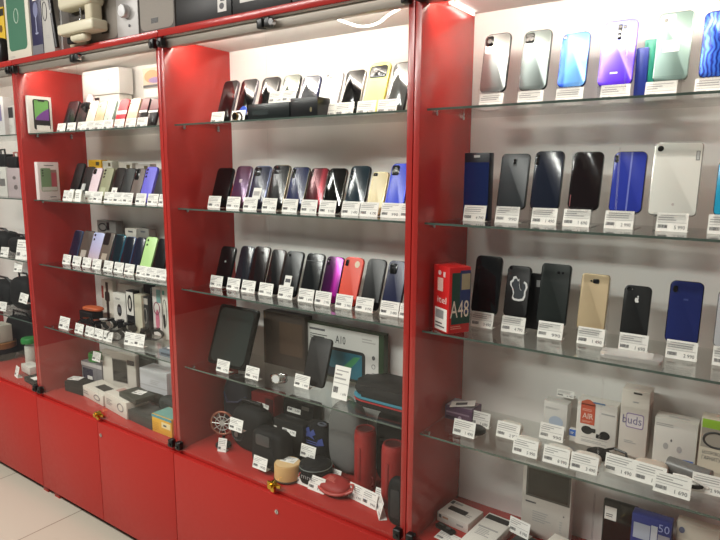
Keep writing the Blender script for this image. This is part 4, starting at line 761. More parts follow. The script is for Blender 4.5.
for k in range(3):
    bm = NB(); prism(bm, [(0, 0), (.008, .006), (.03, .016), (.034, .002), (.024, -.008)], .004, .0055); lift(bm, Matrix.Translation((0, 0, .082)) @ Matrix.Rotation(2.094*k, 4, 'Y')); obj('blade', bm, M((90, 60, 56), .4), t)
bm = NB(); cyl(bm, (0, .004, .082), .01, .014, 'Y', 20); obj('hub', bm, M((180, 176, 170), .4), t)
tag_at('white price tag below the copper-rimmed fan', W(222.5, 443, .07)[0], .065, Z0+.0002, rotz=.3, w=.032, h=.045)
t, w_, h_ = soft('portable_speaker', 'big black round-ended speaker at the left of middle cabinet\'s deck', 'speaker', 228, 262, 448, .1, 410, Z0, .04, FAB, 3.)
bm = NB(); tube(bm, [(-w_*.3, 0, h_*.92), (-w_*.26, 0, h_*1.08), (w_*.26, 0, h_*1.08), (w_*.3, 0, h_*.92)], .006, 10); obj('handle', bm, BLK, t)
bm = NB(); cyl(bm, (-w_*.2, -.042, h_*.4), .009, .01, 'Y', 24); obj('knob', bm, M((90, 80, 76), .4), t)
bm = NB(); torus(bm, (-w_*.2, -.039, h_*.42), .028, .002, 'Y', 32); obj('cone_ring', bm, M((44, 44, 46), .4), t)
atag('white price tag stuck on the big black round-ended speaker', 235, 431, .025)
upbox(251, 274, 391, .19, .06, 'dark red box with white tag at the back of middle cabinet\'s deck', M((126, 26, 28), .45), [('dark_panel', .62, .05, .97, .95, M((70, 18, 20), .45), 'rect')], sh=0, name='box')
atag('white price tag stuck on the dark red box', 262, 408, .186)
upbox(283, 313.5, 398, .215, .045, 'black box behind, right of the dark red box', BLKM, [('grey_mark', .62, .88, .86, .95, M((90, 86, 80), .5), 'rect')], sh=0, name='box')
atag('white price tag stuck on the black box behind', 293.5, 413, .211)
upbox(273, 303, 417, .15, .045, 'black box with small white print before the black box behind', M((24, 25, 24), .5), [('white_print', .02, .72, .12, .8, WHT, 'rect'), ('white_print', .04, .64, .16, .68, WHT, 'lines')], sh=0, name='box')
atag('white price tag stuck on the black box with small white print', 288.5, 434.5, .146)
t, w_, h_ = soft('portable_speaker', 'black speaker with grey badge panel behind the bamboo speaker', 'speaker', 249, 281, 458, .05, 433, Z0, .034, FAB, 4.5)
bm = NB(); rprism(bm, w_*.42, h_*.26, .006, -.036, -.033, .001, cx=-w_*.05, cz=h_*.78); obj('badge_panel', bm, M((66, 66, 66), .4), t)
bm = NB(); torus(bm, (w_*.1, -.0325, h_*.36), .026, .0015, 'Y', 30); obj('cone_ring', bm, M((40, 40, 42), .4), t)
atag('white price tag before the black speaker with grey badge panel', 259, 469.5, .025)
# bamboo speaker
x, _ = W(284.5, 478, .045)
t = thing('round_speaker', 'small round bamboo speaker behind the brass lock', 'speaker', (x, .06, Z0+.0003))
bm = NB(); lathe(bm, [(.036, .0), (.041, .004), (.041, .05), (.039, .053)], 40); obj('wooden_body', bm, M((206, 164, 108), .4, noise=.1), t)
bm = NB(); lathe(bm, [(.036, .0525), (.037, .0545), (.03, .0555)], 40); obj('top_plate', bm, M((222, 190, 140), .4), t)
bm = NB(); torus(bm, (0, 0, .006), .0402, .003, 'Z', 36); obj('foot_ring', bm, M((70, 48, 30), .5), t)
tag_at('white price tag lying on top of the bamboo speaker', x, .055, Z0+.0565, rx=R(-74), rotz=.2, w=.05, h=.032)
# bag with blue art, round black speaker
t, w_, h_ = soft('speaker_bag', 'black bag with blue lettering left of the grey speaker', 'bag', 301, 326, 455, .165, 424, Z0, .03, FAB, 3.)
for nm, kind, a, b, c, d_, tx in (('blue_print', 'poly', -.34, .1, .62, .9, CAT), ('blue_print', 'poly', .1, .42, .5, .72, [(0, 0), (1, .3), (.8, 1), (.3, .7)]), ('blue_print', 'lines', -.3, .3, .5, .6, None)):
    bm = NB(); print_shape(bm, kind, a*w_, b*w_, c*h_, d_*h_, -.0305, [(0, .1), (.2, .5), (.1, .8), (.4, 1), (.5, .6), (.8, .9), (1, .5), (.7, .3), (.9, .05), (.4, .2)] if kind == 'poly' and tx is CAT else tx); obj(nm, bm, M((70, 84, 150), .5), t)
bm = NB(); torus(bm, (w_*.22, -.012, h_*.98), .014, .003, 'Z', 20, 1, .6); obj('loop', bm, M((80, 84, 96), .5), t)
atag('white price tag stuck on the black bag with blue lettering', 307, 458, .112)
x, _ = W(314.5, 474, .1)
t = thing('round_speaker', 'round black speaker with red and white lettering behind two tags', 'speaker', (x, .105, Z0+.0003))
bm = NB(); lathe(bm, [(.04, 0), (.05, .008), (.053, .03), (.05, .052), (.04, .06)], 40); obj('speaker_body', bm, FAB, t)
bm = NB(); torus(bm, (0, 0, .05), .0505, .0015, 'Z', 40); obj('trim_ring', bm, M((110, 120, 116), .4), t)
bm = NB(); text(bm, 'mm', -.012, .03, .026, .036, -.0535); obj('white_lettering', bm, M((150, 150, 150), .5), t)
bm = NB(); text(bm, '/', -.026, -.014, .024, .042, -.0525); obj('red_lettering', bm, M((190, 50, 44), .5), t)
# grey speaker
t, w_, h_ = soft('portable_speaker', 'tall grey oval fabric speaker at the back of middle cabinet\'s deck', 'speaker', 324.5, 357.5, 440, .165, 406, Z0, .04, FABG, 3.2)
bm = NB(); torus(bm, (0, 0, h_*.5), w_*.5, .0012, 'Y', 40, 1, h_/w_*.98); obj('seam', bm, M((84, 84, 82), .7), t)
bm = NB(); torus(bm, (0, 0, h_+.004), .02, .003, 'Y', 24, 1, .6); obj('carry_loop', bm, M((120, 116, 110), .6), t)
tag_at('white price tag at the foot of the tall grey speaker', W(333, 468, .13)[0], .125, Z0+.0002)
# red clip speaker
x, _ = W(336, 484, .085)
t = thing('clip_speaker', 'red oval clip speaker lying before the tall grey speaker', 'speaker', (x, .085, Z0+.0003), (R(10), 0, R(-8)))
bm = NB(); blob(bm, (0, 0, .022), (.054, .036, .02), 2.4); obj('speaker_body', bm, REDS, t)
bm = NB(); torus(bm, (0, -.002, .022), .054, .0045, 'Z', 44, 1.02, .7); obj('rim', bm, M((176, 66, 60), .4), t)
bm = NB(); text(bm, 'JBL', -.02, .016, -.011, .011, 0); lift(bm, Matrix.Translation((-.004, -.006, .0428)) @ Matrix.Rotation(R(-80), 4, 'X')); obj('lettering', bm, M((214, 120, 110), .4), t)
bm = NB(); tube(bm, [(.04, .02, .03), (.06, .018, .036), (.07, .0, .03), (.058, -.016, .024)], .0035, 8); obj('carabiner', bm, M((180, 80, 74), .4), t)
# red cylinders
for pxc, py, y, top, hw, lab in ((365, 484, .155, 429, 10.2, 'red cylindrical speaker standing in the middle cabinet, left of the pair'), (392.5, 497, .125, 444, 11.2, 'red cylindrical speaker standing in the middle cabinet, right of the pair')):
    x, _ = W(pxc, py, y); r = (W(pxc+hw, py, y)[0]-W(pxc-hw, py, y)[0])/2*.88; h = W(pxc, top, y)[1]-Z0
    t = thing('portable_speaker', lab, 'speaker', (x, y, Z0+.0003), (0, 0, 0), 'two red cylindrical speakers')
    bm = NB(); lathe(bm, [(r*.82, 0), (r*.96, .006), (r, .02), (r, h-.02), (r*.96, h-.006), (r*.86, h)], 40); obj('fabric_body', bm, REDS, t)
    bm = NB(); lathe(bm, [(r*.84, h-.0005), (r*.86, h+.003), (r*.72, h+.003), (r*.7, h-.0004)], 36); obj('end_ring', bm, M((120, 30, 28), .5), t)
    bm = NB(); cyl(bm, (0, 0, h), r*.7, .002, 'Z', 32); obj('end_cone', bm, M((70, 16, 16), .4), t)
    bm = NB(); box(bm, -r*.16, r*.16, -r-.0025, -r+.004, h*.2, h*.75, .002); obj('button_strip', bm, M((140, 34, 32), .5), t)
    bm = NB(); tube(bm, [(r*.9, -.01, h*.1), (r*1.15, -.012, h*.14), (r*1.12, -.012, h*.24), (r*.95, -.01, h*.26)], .0022, 8); obj('cord_loop', bm, M((120, 26, 26), .6), t)
t, w_, h_ = soft('portable_speaker', 'black squared speaker behind the two red cylindrical speakers', 'speaker', 374, 404, 450, .205, 414, Z0, .03, FAB, 5.)
bm = NB(); box(bm, -w_*.3, w_*.3, -.0312, -.0295, h_*.6, h_*.64); obj('front_bar', bm, M((46, 46, 48), .4), t)
t, w_, h_ = soft('portable_speaker', 'small black speaker in the right front corner of middle cabinet\'s deck', 'speaker', 386, 404, 505, .03, 481, Z0, .02, FAB, 4.)
bm = NB(); rprism(bm, w_*.5, h_*.6, .006, -.0212, -.019, .0006, cz=h_*.5); obj('grille', bm, M((34, 34, 36), .6), t)
for lab, px, py, y, kw in (('white price tag right of the bamboo speaker', 300.5, 489, .055, {}), ('white price tag before the red oval clip speaker', 315.5, 498, .05, dict(w=.06, h=.044)), ('small white price tag between the two red cylindrical speakers', 378.5, 486, .1, dict(w=.03, h=.045))):
    tag_at(lab, W(px, py, y)[0], y, Z0+.0002, **kw)
tag_at('long double white price tag before the left red cylindrical speaker', W(361.5, 498, .075)[0], .075, Z0+.0002, w=.105, h=.045, rotz=-.12)
tag_at('white price tag turned sideways before the right red cylindrical speaker', W(376.5, 514, .05)[0], .055, Z0+.0002, w=.06, h=.05, rotz=-.85)

# ---- right cabinet, lowest shelf
x, y = ZP(457, 424, S[4])
t = carton('box', 'small purple printed box at the left end of right cabinet\'s lowest shelf', 'box', .078, .038, .06, (.965, .15, S[4]+.0003), M((98, 70, 98), .45), [('pale_print', .05, .5, .9, .62, M((150, 126, 148), .5), 'rect'), ('round_mark', .5, .15, .62, .4, M((190, 170, 190), .5), 'ell'), ('dark_print', .05, .05, .45, .3, M((60, 40, 64), .5), 'rect')], tops=[('top_picture', .05, .05, .95, .95, M((160, 150, 160), .45), 'rect'), ('dark_picture', .3, .3, .8, .7, M((70, 64, 76), .45), 'ell', None, 1)])
t = thing('leaflet', 'folded paper leaflet on the small purple printed box', 'leaflet', (.97, .172, S[4]+.0388), (0, 0, R(20)))
bm = NB(); box(bm, -.035, .03, -.02, .02, 0, .0008); lift(bm, Matrix.Rotation(R(-8), 4, 'Y') @ Matrix.Translation((0, 0, .004))); obj('sheet', bm, PAPER, t)
bm = NB(); box(bm, -.02, .01, -.01, .006, .0012, .0015); lift(bm, Matrix.Rotation(R(-8), 4, 'Y') @ Matrix.Translation((0, 0, .004))); obj('print', bm, INK, t)
x, y = ZP(474, 427, S[4])
t = thing('charger_puck', 'flat black charging disc between two tags on right cabinet\'s lowest shelf', 'charger', (x+.012, .115, S[4]+.0003))
bm = NB(); lathe(bm, [(.026, 0), (.03, .003), (.03, .008), (.026, .011)], 40); obj('disc', bm, BLK, t)
bm = NB(); torus(bm, (0, 0, .011), .022, .001, 'Z', 36); obj('ring', bm, M((60, 60, 62), .4), t)
for lab, px, py, y, kw in (('white price tag in front of the flat black charging disc', 463, 438, .075, {}), ('white price tag behind the flat black charging disc', 478, 428, .15, {}), ):
    tag_at(lab, W(px, py, y)[0], y, S[4]+.0002, **kw)
def ebud(lab, x, y, rz=0., w=.06, d=.045, h=.028, mat=None):
    t = thing('earbud_case', lab, 'earbud case', (x, y, S[4]+.0003), (0, 0, rz))
    bm = NB(); blob(bm, (0, 0, h/2), (w/2, d/2, h/2), 3.4); obj('case_body', bm, mat or M((226, 222, 212), .3), t)
    bm = NB(); torus(bm, (0, 0, h*.62), w/2*.995, .0005, 'Z', 40, 1, d/w); obj('lid_seam', bm, GREYI, t)
    bm = NB(); cyl(bm, (0, -d/2-.0002, h*.5), .002, .001, 'Y', 12); obj('indicator', bm, GREYI, t)
for lab, px, py, y, tl in (('white earbud case, leftmost in the row on right cabinet\'s lowest shelf', 507, 431, .15, 'white price tag before the leftmost white earbud case'), ('white earbud case, second in the row on right cabinet\'s lowest shelf', 524, 451, .085, 'white price tag before the second white earbud case'), ('white earbud case left of the black headset pads on the lowest shelf', 555, 458, .085, 'white price tag before the earbud case nearest the intercom'), ('white earbud case just left of the black earpad disc on lowest shelf', 583, 466, .085, 'white price tag before the case beside the black earpad disc')):
    x, _ = W(px+2, py, y); ebud(lab, x, y+.012); tag_at(tl, W(px, py+5, y-.025)[0], y-.024, S[4]+.0002)
upbox(544, 568.5, 400, .21, .035, 'faint white earbud box with blue picture, right cabinet\'s lowest shelf', M((214, 212, 206), .4), [('blue_picture', .25, .25, .85, .6, M((178, 190, 206), .4), 'ell'), ('title_print', .08, .78, .7, .84, GREYI, 'lines')], name='earbud_box')
atag('small white price tag above the faint white earbud box', 565, 397.5, .236, w=.042, h=.018)
tag_at('white price tag before the faint white earbud box', W(552, 436, .19)[0], .18, S[4]+.0002)
upbox(569, 577, 428, .205, .012, 'small blue label block between the earbud boxes', M((210, 208, 204), .4), [('blue_label', .05, .45, .97, .97, BLUEP, 'rect'), ('label_print', .2, .6, .7, .8, WHT, 'lines', None, 1)], name='label_block', )
upbox(577.5, 619, 398, .2, .035, 'white earbud box with orange AIR tag and two black earbuds', M((220, 216, 208), .4), [('orange_tag', .1, .48, .46, .92, M((196, 84, 56), .45), 'rect'), ('tag_top', .1, .9, .46, 1.02, M((206, 100, 70), .45), 'poly', [(0, 0), (1, 0), (.98, .5), (.6, 1), (.4, 1), (.02, .5)]), ('air_lettering', .15, .6, .42, .72, M((236, 214, 200), .4), 'text', 'AIR', 1), ('tag_print', .14, .76, .42, .82, M((226, 170, 150), .4), 'lines', None, 1), ('tag_print', .14, .51, .42, .56, M((226, 170, 150), .4), 'lines', None, 1),
     ('earbud_picture', .14, .26, .42, .44, M((30, 30, 32), .4), 'ell'), ('earbud_stem', .32, .32, .5, .41, M((30, 30, 32), .4), 'rr', None, 1), ('earbud_picture', .6, .22, .86, .4, M((30, 30, 32), .4), 'ell'), ('earbud_stem', .52, .22, .7, .31, M((30, 30, 32), .4), 'rr', None, 1), ('maker_print', .62, .76, .95, .79, GREYI, 'rect'), ('icon_row', .15, .08, .8, .14, GREYI, 'lines'), ('line_print', .15, .18, .8, .19, GREYI, 'rect'), ('blue_mark', .4, .965, .7, .995, M((90, 130, 170), .4), 'rect', None, 2)], name='earbud_box')
upbox(622, 651.5, 388, .2, .05, 'tall white earphone box with buds lettering in a purple ring', M((216, 208, 198), .4), [('hang_slot', .42, .95, .72, .975, M((60, 56, 54), .5), 'rr'), ('purple_frame', .22, .44, .85, .66, M((150, 130, 170), .4), 'rr'), ('frame_inside', .25, .455, .82, .645, M((222, 214, 214), .4), 'rr', None, 1), ('lettering', .1, .5, .78, .62, M((110, 104, 140), .4), 'text', 'buds', 2), ('small_print', .42, .82, .62, .84, GREYI, 'rect'), ('foot_print', .2, .2, .7, .25, GREYI, 'lines')], name='earphone_box', sides=[('brown_side', .1, .06, .95, .8, M((176, 160, 150), .5), 'rect')])
upbox(655, 700, 416, .205, .045, 'white earphone box with two pale earbuds and blue label', M((216, 212, 204), .4), [('title_print', .04, .82, .5, .9, GREYI, 'lines'), ('earbud_picture', .24, .34, .36, .48, GREYI, 'ell'), ('earbud_picture', .56, .32, .68, .46, GREYI, 'ell'), ('dark_dot', .4, .52, .44, .58, INK, 'ell'), ('blue_label', .72, .02, .96, .2, BLUEP, 'rect')], name='earbud_box', tops=[('top_print', .3, .3, .8, .5, GREYI, 'lines')])
upbox(701.5, 735, 417, .2, .04, 'cream headset box with green top at the right edge of the photo', M((206, 198, 180), .45), [('green_top', .04, .84, .98, .99, M((150, 196, 50), .4), 'rect'), ('window', .04, .5, .9, .84, M((160, 152, 140), .3), 'rect'), ('headset_picture', .12, .52, .9, .78, M((50, 50, 50), .4), 'ring', None, 1), ('cream_panel', -.0, .1, .98, .5, M((214, 206, 186), .45), 'rect', None, 2), ('lettering', .12, .38, .96, .45, INK, 'text', 'БЕСПРОВОДНАЯ', 3), ('lettering', .12, .29, .9, .36, INK, 'text', 'ГАРНИТУРА', 3)], name='headset_box')
x, y = ZP(612, 461, S[4])
t = thing('headphones', 'black on-ear headphone pads lying behind the long price tag', 'headphones', (x-.005, .15, S[4]+.0003), (0, 0, R(-12)))
bm = NB(); lathe(bm, [(.022, 0), (.027, .004), (.027, .012), (.02, .016)], 36, (-.025, 0, 0)); obj('ear_pad', bm, BLKM, t)
bm = NB(); lathe(bm, [(.022, 0), (.027, .004), (.027, .012), (.02, .016)], 36, (.035, -.008, 0)); obj('ear_pad', bm, BLKM, t)
bm = NB(); tube(bm, [(-.025, .02, .01), (-.01, .045, .012), (.02, .04, .012), (.035, .012, .01)], .003, 8); obj('headband', bm, BLK, t)
ebud('cream rounded earbud case behind the long price tag', W(650, 468, .125)[0], .135, .1, .068, .05, .03, M((214, 200, 184), .35))
tag_at('long double white price tag on right cabinet\'s lowest shelf', W(633, 477, .085)[0], .09, S[4]+.0002, w=.122, h=.042, rotz=-.06)
tag_at('bright white price tag right of the long double tag', W(671, 496, .07)[0], .066, S[4]+.0002, w=.068, h=.042, rotz=-.05)
tag_at('white price tag at the right edge by the black cable coil', W(708, 487, .12)[0], .115, S[4]+.0002, rotz=.05)
x, _ = W(685, 480, .13)
t = thing('cable_coil', 'grey sleeved pack with black cable behind the bright white tag', 'cable', (x, .15, S[4]+.0003), (0, 0, R(-14)))
bm = NB(); cyl(bm, (0, .012, .018), .018, .085, 'X', 28); obj('grey_sleeve', bm, M((110, 108, 106), .3), t)
bm = NB(); torus(bm, (-.01, -.022, .005), .026, .005, 'Z', 36, 1.2, .7); torus(bm, (.012, -.03, .014), .022, .004, 'Z', 36, 1.3, .7); obj('black_cable', bm, BLKM, t)
bm = NB(); tube(bm, [(-.015, -.03, .02), (.01, -.035, .026), (.035, -.032, .022), (.05, -.022, .012)], .0028, 8); obj('white_cable', bm, WHT, t)

# ---- right cabinet, deck
def deckbox(lab, FL, FR, h, d, mat, prints, tops=(), name='box', z=Z0, cat_='box', **k):
    xl, yl = ZP(FL[0], FL[1], z); xr, yr = ZP(FR[0], FR[1], z)
    return carton(name, lab, cat_, math.hypot(xr-xl, yr-yl), h, d, ((xl+xr)/2, (yl+yr)/2, z+.0003), mat, prints, rotz=math.atan2(yr-yl, xr-xl), tops=tops, **k)
xl, yl = ZP(438, 520, Z0); 
carton('remote_box', 'white box with remote picture in the left corner of right cabinet\'s deck', 'box', .095, .027, .08, (.972, .12, Z0+.0003), M((222, 216, 208), .45), [('black_square', .06, .5, .14, .85, INK, 'rect'), ('orange_print', .18, .55, .36, .75, M((190, 140, 110), .5), 'rect'), ('grey_print', .64, .4, .85, .6, GREYI, 'rect')], rotz=R(-6),
       tops=[('remote_picture', .14, .36, .72, .62, M((36, 36, 38), .4), 'rr'), ('black_square', .04, .72, .14, .92, INK, 'rect', None, 1), ('title_print', .16, .8, .4, .9, GREYI, 'rect', None, 1), ('side_print', .72, .3, .95, .5, GREYI, 'lines', None, 1)])
carton('remote_control', 'black media remote lying before the white remote box', 'remote control', .058, .011, .02, (.962, .086, Z0+.0003), BLKM, [('front_edge', .1, .4, .9, .5, M((44, 44, 46), .5), 'rect')], rotz=R(-14), bev=.004, tops=[('key_pad', .55, .25, .8, .75, M((70, 70, 74), .4), 'ell'), ('key_row', .15, .35, .4, .65, M((60, 60, 62), .4), 'rect')], part='remote_body')
tag_at('white price tag lying before the black media remote', .982, .05, Z0+.0003, rx=R(-72), rotz=R(-6))
carton('phone_box', 'white phone box with black end band lying on right cabinet\'s deck', 'box', .072, .032, .16, (1.068, .034, Z0+.0003), M((226, 222, 214), .4), [('front_print', .1, .3, .5, .6, GREYI, 'rect')], rotz=R(-4), bev=.004,
       tops=[('black_band', .06, .8, .94, .94, M((24, 24, 24), .3), 'rect'), ('label_print', .2, .3, .8, .5, GREYI, 'lines'), ('grey_label', .1, .52, .85, .56, GREYI, 'rect')])
carton('box', 'low black box right of the white phone box with black band', 'box', .074, .02, .1, (1.155, .07, Z0+.0003), M((20, 20, 21), .5), [('edge_line', 0, .5, 1, .54, M((44, 44, 46), .5), 'rect')], rotz=R(-12), tops=[('flap_line', .02, .5, .98, .52, M((40, 40, 42), .5), 'rect')])
tag_at('white price tag standing on the low black box', 1.138, .155, Z0+.021, rotz=R(-12))
upbox(523.5, 574, 462, .205, .03, 'white intercom monitor with dark screen behind the deck boxes', M((198, 192, 184), .4), [('screen_frame', .08, .56, .98, .97, M((70, 68, 62), .3), 'rect'), ('screen', .12, .59, .94, .95, M((44, 40, 34), .12), 'rect', None, 1), ('maker_plate', .08, .47, .3, .49, INK, 'rect'), ('drawing_print', .24, .22, .66, .38, GREYI, 'lines'), ('handset_mark', .8, .16, .86, .34, GREYI, 'lines'), ('round_button', .78, .03, .92, .1, GREYI, 'ring'), ('dark_dot', .86, .4, .89, .42, INK, 'ell')], sh=0, name='intercom', part='housing')
carton('camera_box', 'white box with black lens picture at the bottom edge of the photo', 'box', .074, .036, .09, (1.24, .1, Z0+.0003), M((222, 216, 206), .45), [('front_print', .2, .4, .6, .6, GREYI, 'lines')], rotz=R(-10), tops=[('lens_picture', .35, .3, .72, .8, M((40, 38, 38), .3), 'ell'), ('lens_ring', .45, .42, .62, .68, M((90, 88, 88), .3), 'ell', None, 1), ('dark_dot', .8, .7, .86, .8, INK, 'ell')])
upbox(603.5, 640, 498, .2, .012, 'black tablet with white corner label on right cabinet\'s deck', M((24, 22, 22), .25), [('screen', .05, .03, .95, .97, BLKG, 'rr'), ('white_label', .06, .7, .4, .9, PAPER, 'rect', None, 1), ('label_print', .1, .74, .36, .8, INK, 'lines', None, 2)], sh=0, name='tablet', part='frame', bev=.004)
upbox(632, 674, 512, .165, .03, 'dark blue box with white panels beside the black tablet', M((38, 48, 120), .4), [('white_panel', .06, .66, .48, .88, M((170, 180, 196), .4), 'rect'), ('white_panel', .5, .58, .66, .9, M((190, 196, 206), .4), 'rect', None, 1), ('grey_panel', .68, .62, .97, .8, M((150, 150, 160), .4), 'rect'), ('number', .68, .84, .95, .95, M((150, 160, 210), .4), 'text', '50', 1), ('pale_panel', .04, .2, .46, .5, M((190, 196, 186), .4), 'rect')], sh=0, name='box')
upbox(677, 722, 520, .19, .03, 'beige box with printed label at the lower right corner of the photo', M((200, 192, 178), .45), [('blue_logo', .06, .84, .2, .93, M((100, 110, 140), .4), 'ell'), ('label', .06, .5, .8, .78, M((214, 208, 194), .4), 'rect'), ('label_print', .12, .55, .7, .72, GREYI, 'lines', None, 1)], sh=0, name='box')

# ------------------------------------------------------------------ on top of the cabinets
def topbox(name, lab, cat, BL, BR, toppy, d, mat, prints, y=.012, h=None, yR=None, **k):
    xl, _ = W(BL[0], BL[1], y); xr, _ = W(BR[0], BR[1], y if yR is None else yR); yR = y if yR is None else yR
    hh = h or W(BL[0], toppy, y)[1]-ZT
    return carton(name, lab, cat, math.hypot(xr-xl, yR-y), hh, d, ((xl+xr)/2, (y+yR)/2, ZT+.0003), mat, prints, rotz=math.atan2(yR-y, xr-xl), **k)
topbox('speaker_box', 'white box with big green speaker picture on top of the cabinets', 'box', (8.5, 60), (32, 57), 0, .09, M((206, 202, 186), .5), [('speaker_picture', .1, .12, .86, .92, M((58, 108, 84), .5), 'rr'), ('ring_logo', .4, .46, .58, .64, M((180, 200, 184), .4), 'ring', None, 2), ('print', .1, .03, .4, .06, GREYI, 'lines')], h=.29)
topbox('box', 'yellow printed box at the top left corner behind a black gadget', 'box', (-9, 60), (7, 58), 10, .06, M((214, 178, 30), .5), [('dark_mark', .7, .6, .88, .72, M((110, 80, 20), .5), 'ell'), ('dark_top', .0, .86, 1, .97, M((40, 36, 30), .5), 'rect')], y=.1)
t = thing('gadget', 'black rounded gadget in the top left corner before the yellow box', 'gadget', (W(0, 60, .04)[0], .045, ZT+.0003))
bm = NB(); blob(bm, (0, 0, .055), (.045, .03, .055), 3.); obj('body', bm, M((30, 30, 28), .35), t)
bm = NB(); torus(bm, (.012, -.03, .03), .014, .0012, 'Y', 24, 1, .6); obj('mark', bm, M((120, 130, 110), .4), t)
topbox('glassware_box', 'dark blue box with wine glass picture and white sticker', 'box', (33.5, 55.5), (44, 53), 0, .07, M((44, 42, 74), .4), [('glass_bowl_picture', .28, .5, .72, .7, M((120, 124, 156), .35), 'ell'), ('glass_stem_picture', .46, .3, .54, .52, M((150, 154, 180), .35), 'rect', None, 1), ('glass_foot_picture', .36, .28, .66, .31, M((150, 154, 180), .35), 'ell', None, 1), ('white_sticker', .3, .72, .72, .86, PAPER, 'rect', None, 1), ('grey_foot', 0, .02, 1, .14, M((110, 110, 116), .4), 'rect')], h=.27)
topbox('box', 'pale box with black headphone picture leaning beside the dark blue box', 'box', (44.5, 54), (55, 51), 5, .03, M((176, 174, 168), .5), [('headphone_picture', .1, .46, .5, .72, M((50, 50, 62), .4), 'ring'), ('grey_top', .0, .84, 1, .99, M((130, 128, 124), .5), 'rect'), ('title_print', .1, .74, .5, .78, INK, 'lines'), ('foot_print', .3, .2, .7, .26, GREYI, 'lines')], h=.245, y=.004)
t = thing('hair_clipper', 'black curved clipper between pale box and sewing machine', 'clipper', (W(55.5, 48, -.006)[0], -.006, ZT+.0003))
bm = NB(); tube(bm, [(.012, 0, .0085), (.006, -.001, .06), (-.002, -.001, .12), (-.012, 0, .175), (-.006, 0, .2)], .0082, 10); obj('body', bm, BLK, t)
bm = NB(); box(bm, -.012, .012, -.01, .006, .195, .215, .003); obj('head', bm, M((60, 60, 64), .4), t)
bm = NB(); cyl(bm, (-.001, -.009, .13), .005, .003, 'Y', 14); obj('button', bm, M((190, 190, 190), .3), t)
topbox('box', 'small white box with dark marks left of the sewing machine', 'box', (59, 51), (63.5, 48.5), 12, .03, M((188, 188, 186), .5), [('dark_mark', .15, .55, .8, .75, M((70, 70, 80), .4), 'ring'), ('dark_mark', .3, .1, .6, .2, INK, 'rect')], h=.2, y=.03)
# sewing machine: the bed stands on the cabinet, the free arm and head reach out over its front edge
SMX, SMY = -.445, .05
t = thing('sewing_machine', 'cream sewing machine overhanging the cabinet top edge', 'sewing machine', (SMX, SMY, ZT+.0003))
SM = M((206, 200, 176), .4); SMD = M((196, 188, 162), .4)
def sbox(name, x0, x1, y0, y1, z0, z1, bev, m):
    bm = NB(); box(bm, x0-SMX, x1-SMX, y0-SMY, y1-SMY, z0-ZT, z1-ZT, bev, 4); return obj(name, bm, m, t)
sbox('bed', -.5, -.394, .002, .07, ZT+.0003, 1.9, .008, SMD)
sbox('free_arm', -.472, -.262, -.055, .004, 1.853, 1.888, .008, SM)
sbox('arm_support', -.425, -.335, -.04, -.008, 1.83, 1.86, .012, SM)
sbox('dark_underside', -.475, -.43, -.02, -.006, 1.832, 1.856, .004, BLKM)
sbox('column', -.312, -.272, -.05, -.006, 1.88, 2.02, .01, SMD)
sbox('dark_gap_sheet', -.455, -.305, -.018, -.004, 1.886, 1.95, .003, M((54, 46, 38), .5))  # dark sheet added for the shaded gap between arm and head
sbox('head', -.452, -.268, -.06, .002, 1.93, 2.02, .014, SM)
bm = NB(); cyl(bm, (-.345-SMX, -.04-SMY, 1.907-ZT), .0035, .05, 'Z', 10); box(bm, -.357-SMX, -.333-SMX, -.05-SMY, -.03-SMY, 1.889-ZT, 1.893-ZT, .001); obj('needle_bar', bm, CHROME, t)
bm = NB(); cyl(bm, (-.255-SMX, -.05-SMY, 1.985-ZT), .03, .014, 'X', 28); obj('hand_wheel', bm, M((190, 184, 160), .4), t)
# speakers
GSP = M((134, 128, 120), .65, noise=.3, scale=260); SIL = M((176, 174, 172), .35, .3)
t = topbox('bookshelf_speaker', 'grey bookshelf speaker with silver control strip and volume knob', 'speaker', (91, 43.5), (139.5, 33.5), 0, .17, M((96, 92, 88), .5), [('grille_cloth', .01, .03, .58, .98, GSP, 'rr'), ('badge', .25, .1, .4, .15, M((50, 48, 46), .3), 'rect', None, 1), ('control_strip', .58, .0, .99, 1, SIL, 'rect')], h=.27, part='cabinet_box')
wS = W(139.5, 33.5, .012)[0]-W(91, 43.5, .012)[0]
kx, kz = W(123.5, 11, 0.0); kx -= t.location.x; kz -= t.location.z
bm = NB(); lathe(bm, [(.021, 0), (.021, .016), (.018, .02)], 36); lift(bm, Matrix.Translation((kx, -.0006, kz)) @ Matrix.Rotation(R(90), 4, 'X')); obj('volume_knob', bm, M((196, 196, 196), .25, .7), t)
kx2, kz2 = W(126.5, 25, 0.0)
bm = NB(); cyl(bm, (kx2-t.location.x, -.0016, kz2-t.location.z), .0045, .003, 'Y', 16); obj('headphone_socket', bm, INK, t)
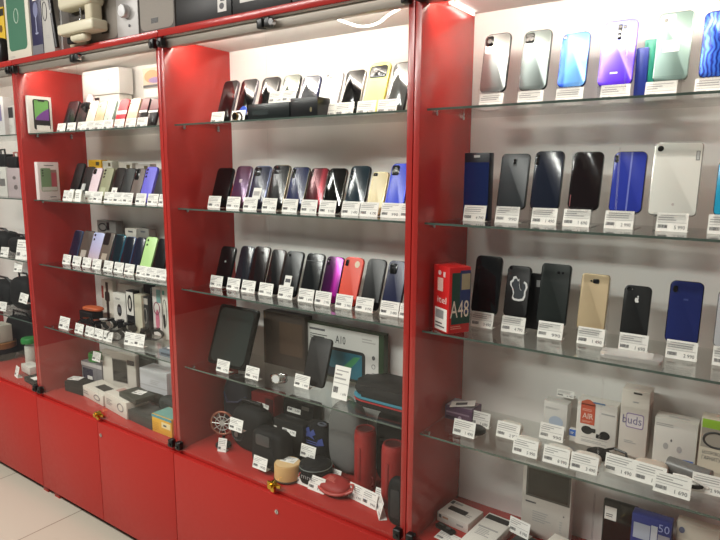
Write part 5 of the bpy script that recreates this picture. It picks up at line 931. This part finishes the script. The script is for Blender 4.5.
topbox('bookshelf_speaker', 'grey bookshelf speaker with small dark badge beside the black boxes', 'speaker', (140.5, 33.5), (175, 27), 0, .17, M((96, 92, 88), .5), [('grille_cloth', .02, .03, .98, .98, GSP, 'rr'), ('badge', .34, .1, .54, .155, M((50, 48, 46), .3), 'rect', None, 1)], h=.27, part='cabinet_box')
topbox('box', 'black box with white upright label on top of the middle cabinet', 'box', (176.5, 27), (231.5, 16), 0, .16, M((18, 17, 18), .45), [('white_label', .77, .22, .92, .8, M((206, 204, 200), .5), 'rect'), ('label_mark', .8, .3, .88, .5, INK, 'ell', None, 1), ('label_mark', .82, .55, .89, .72, INK, 'rect', None, 1)], h=.085)
topbox('box', 'black box with white printed bars on top of the middle cabinet', 'box', (232.5, 15.5), (291, 3.5), -8, .16, M((18, 17, 18), .45), [('white_bar', .14, .36, .5, .52, M((206, 204, 200), .5), 'rr'), ('white_bar', .56, .34, .72, .5, M((206, 204, 200), .5), 'rr')], h=.085)
topbox('box', 'dark grey box at the top edge right of the black boxes', 'box', (292.5, 3), (345, -8), -8, .16, M((40, 39, 44), .45), [('edge_line', 0, .1, 1, .13, M((60, 58, 62), .5), 'rect')], h=.085)
# ------------------------------------------------------------------ light
w = bpy.data.worlds.new('World'); SC.world = w; w.use_nodes = True
bg = w.node_tree.nodes['Background']; bg.inputs[0].default_value = (1, .97, .93, 1); bg.inputs[1].default_value = .11
def area(name, loc, sx, sy, power, rot=(0, 0, 0), col=(1, .97, .92)):
    l = bpy.data.lights.new(name, 'AREA'); l.shape = 'RECTANGLE'; l.size = sx; l.size_y = sy; l.energy = power; l.color = col
    o = bpy.data.objects.new(name, l); C.objects.link(o); o.location = loc; o.rotation_euler = rot
for k, (lx, ly) in enumerate(((-2.0, -1.9), (-.8, -1.9), (.4, -1.9))): area('ceiling_lamp', (lx, ly, 2.77), 1.1, .3, 58)
SC.cycles.transparent_max_bounces = 32; SC.cycles.max_bounces = 10
SC.cycles.sample_clamp_indirect = 6
SC.view_settings.view_transform = 'Standard'; SC.view_settings.look = 'None'; SC.view_settings.gamma = 1; SC.view_settings.use_curve_mapping = False
SC.view_settings.exposure = 0.0
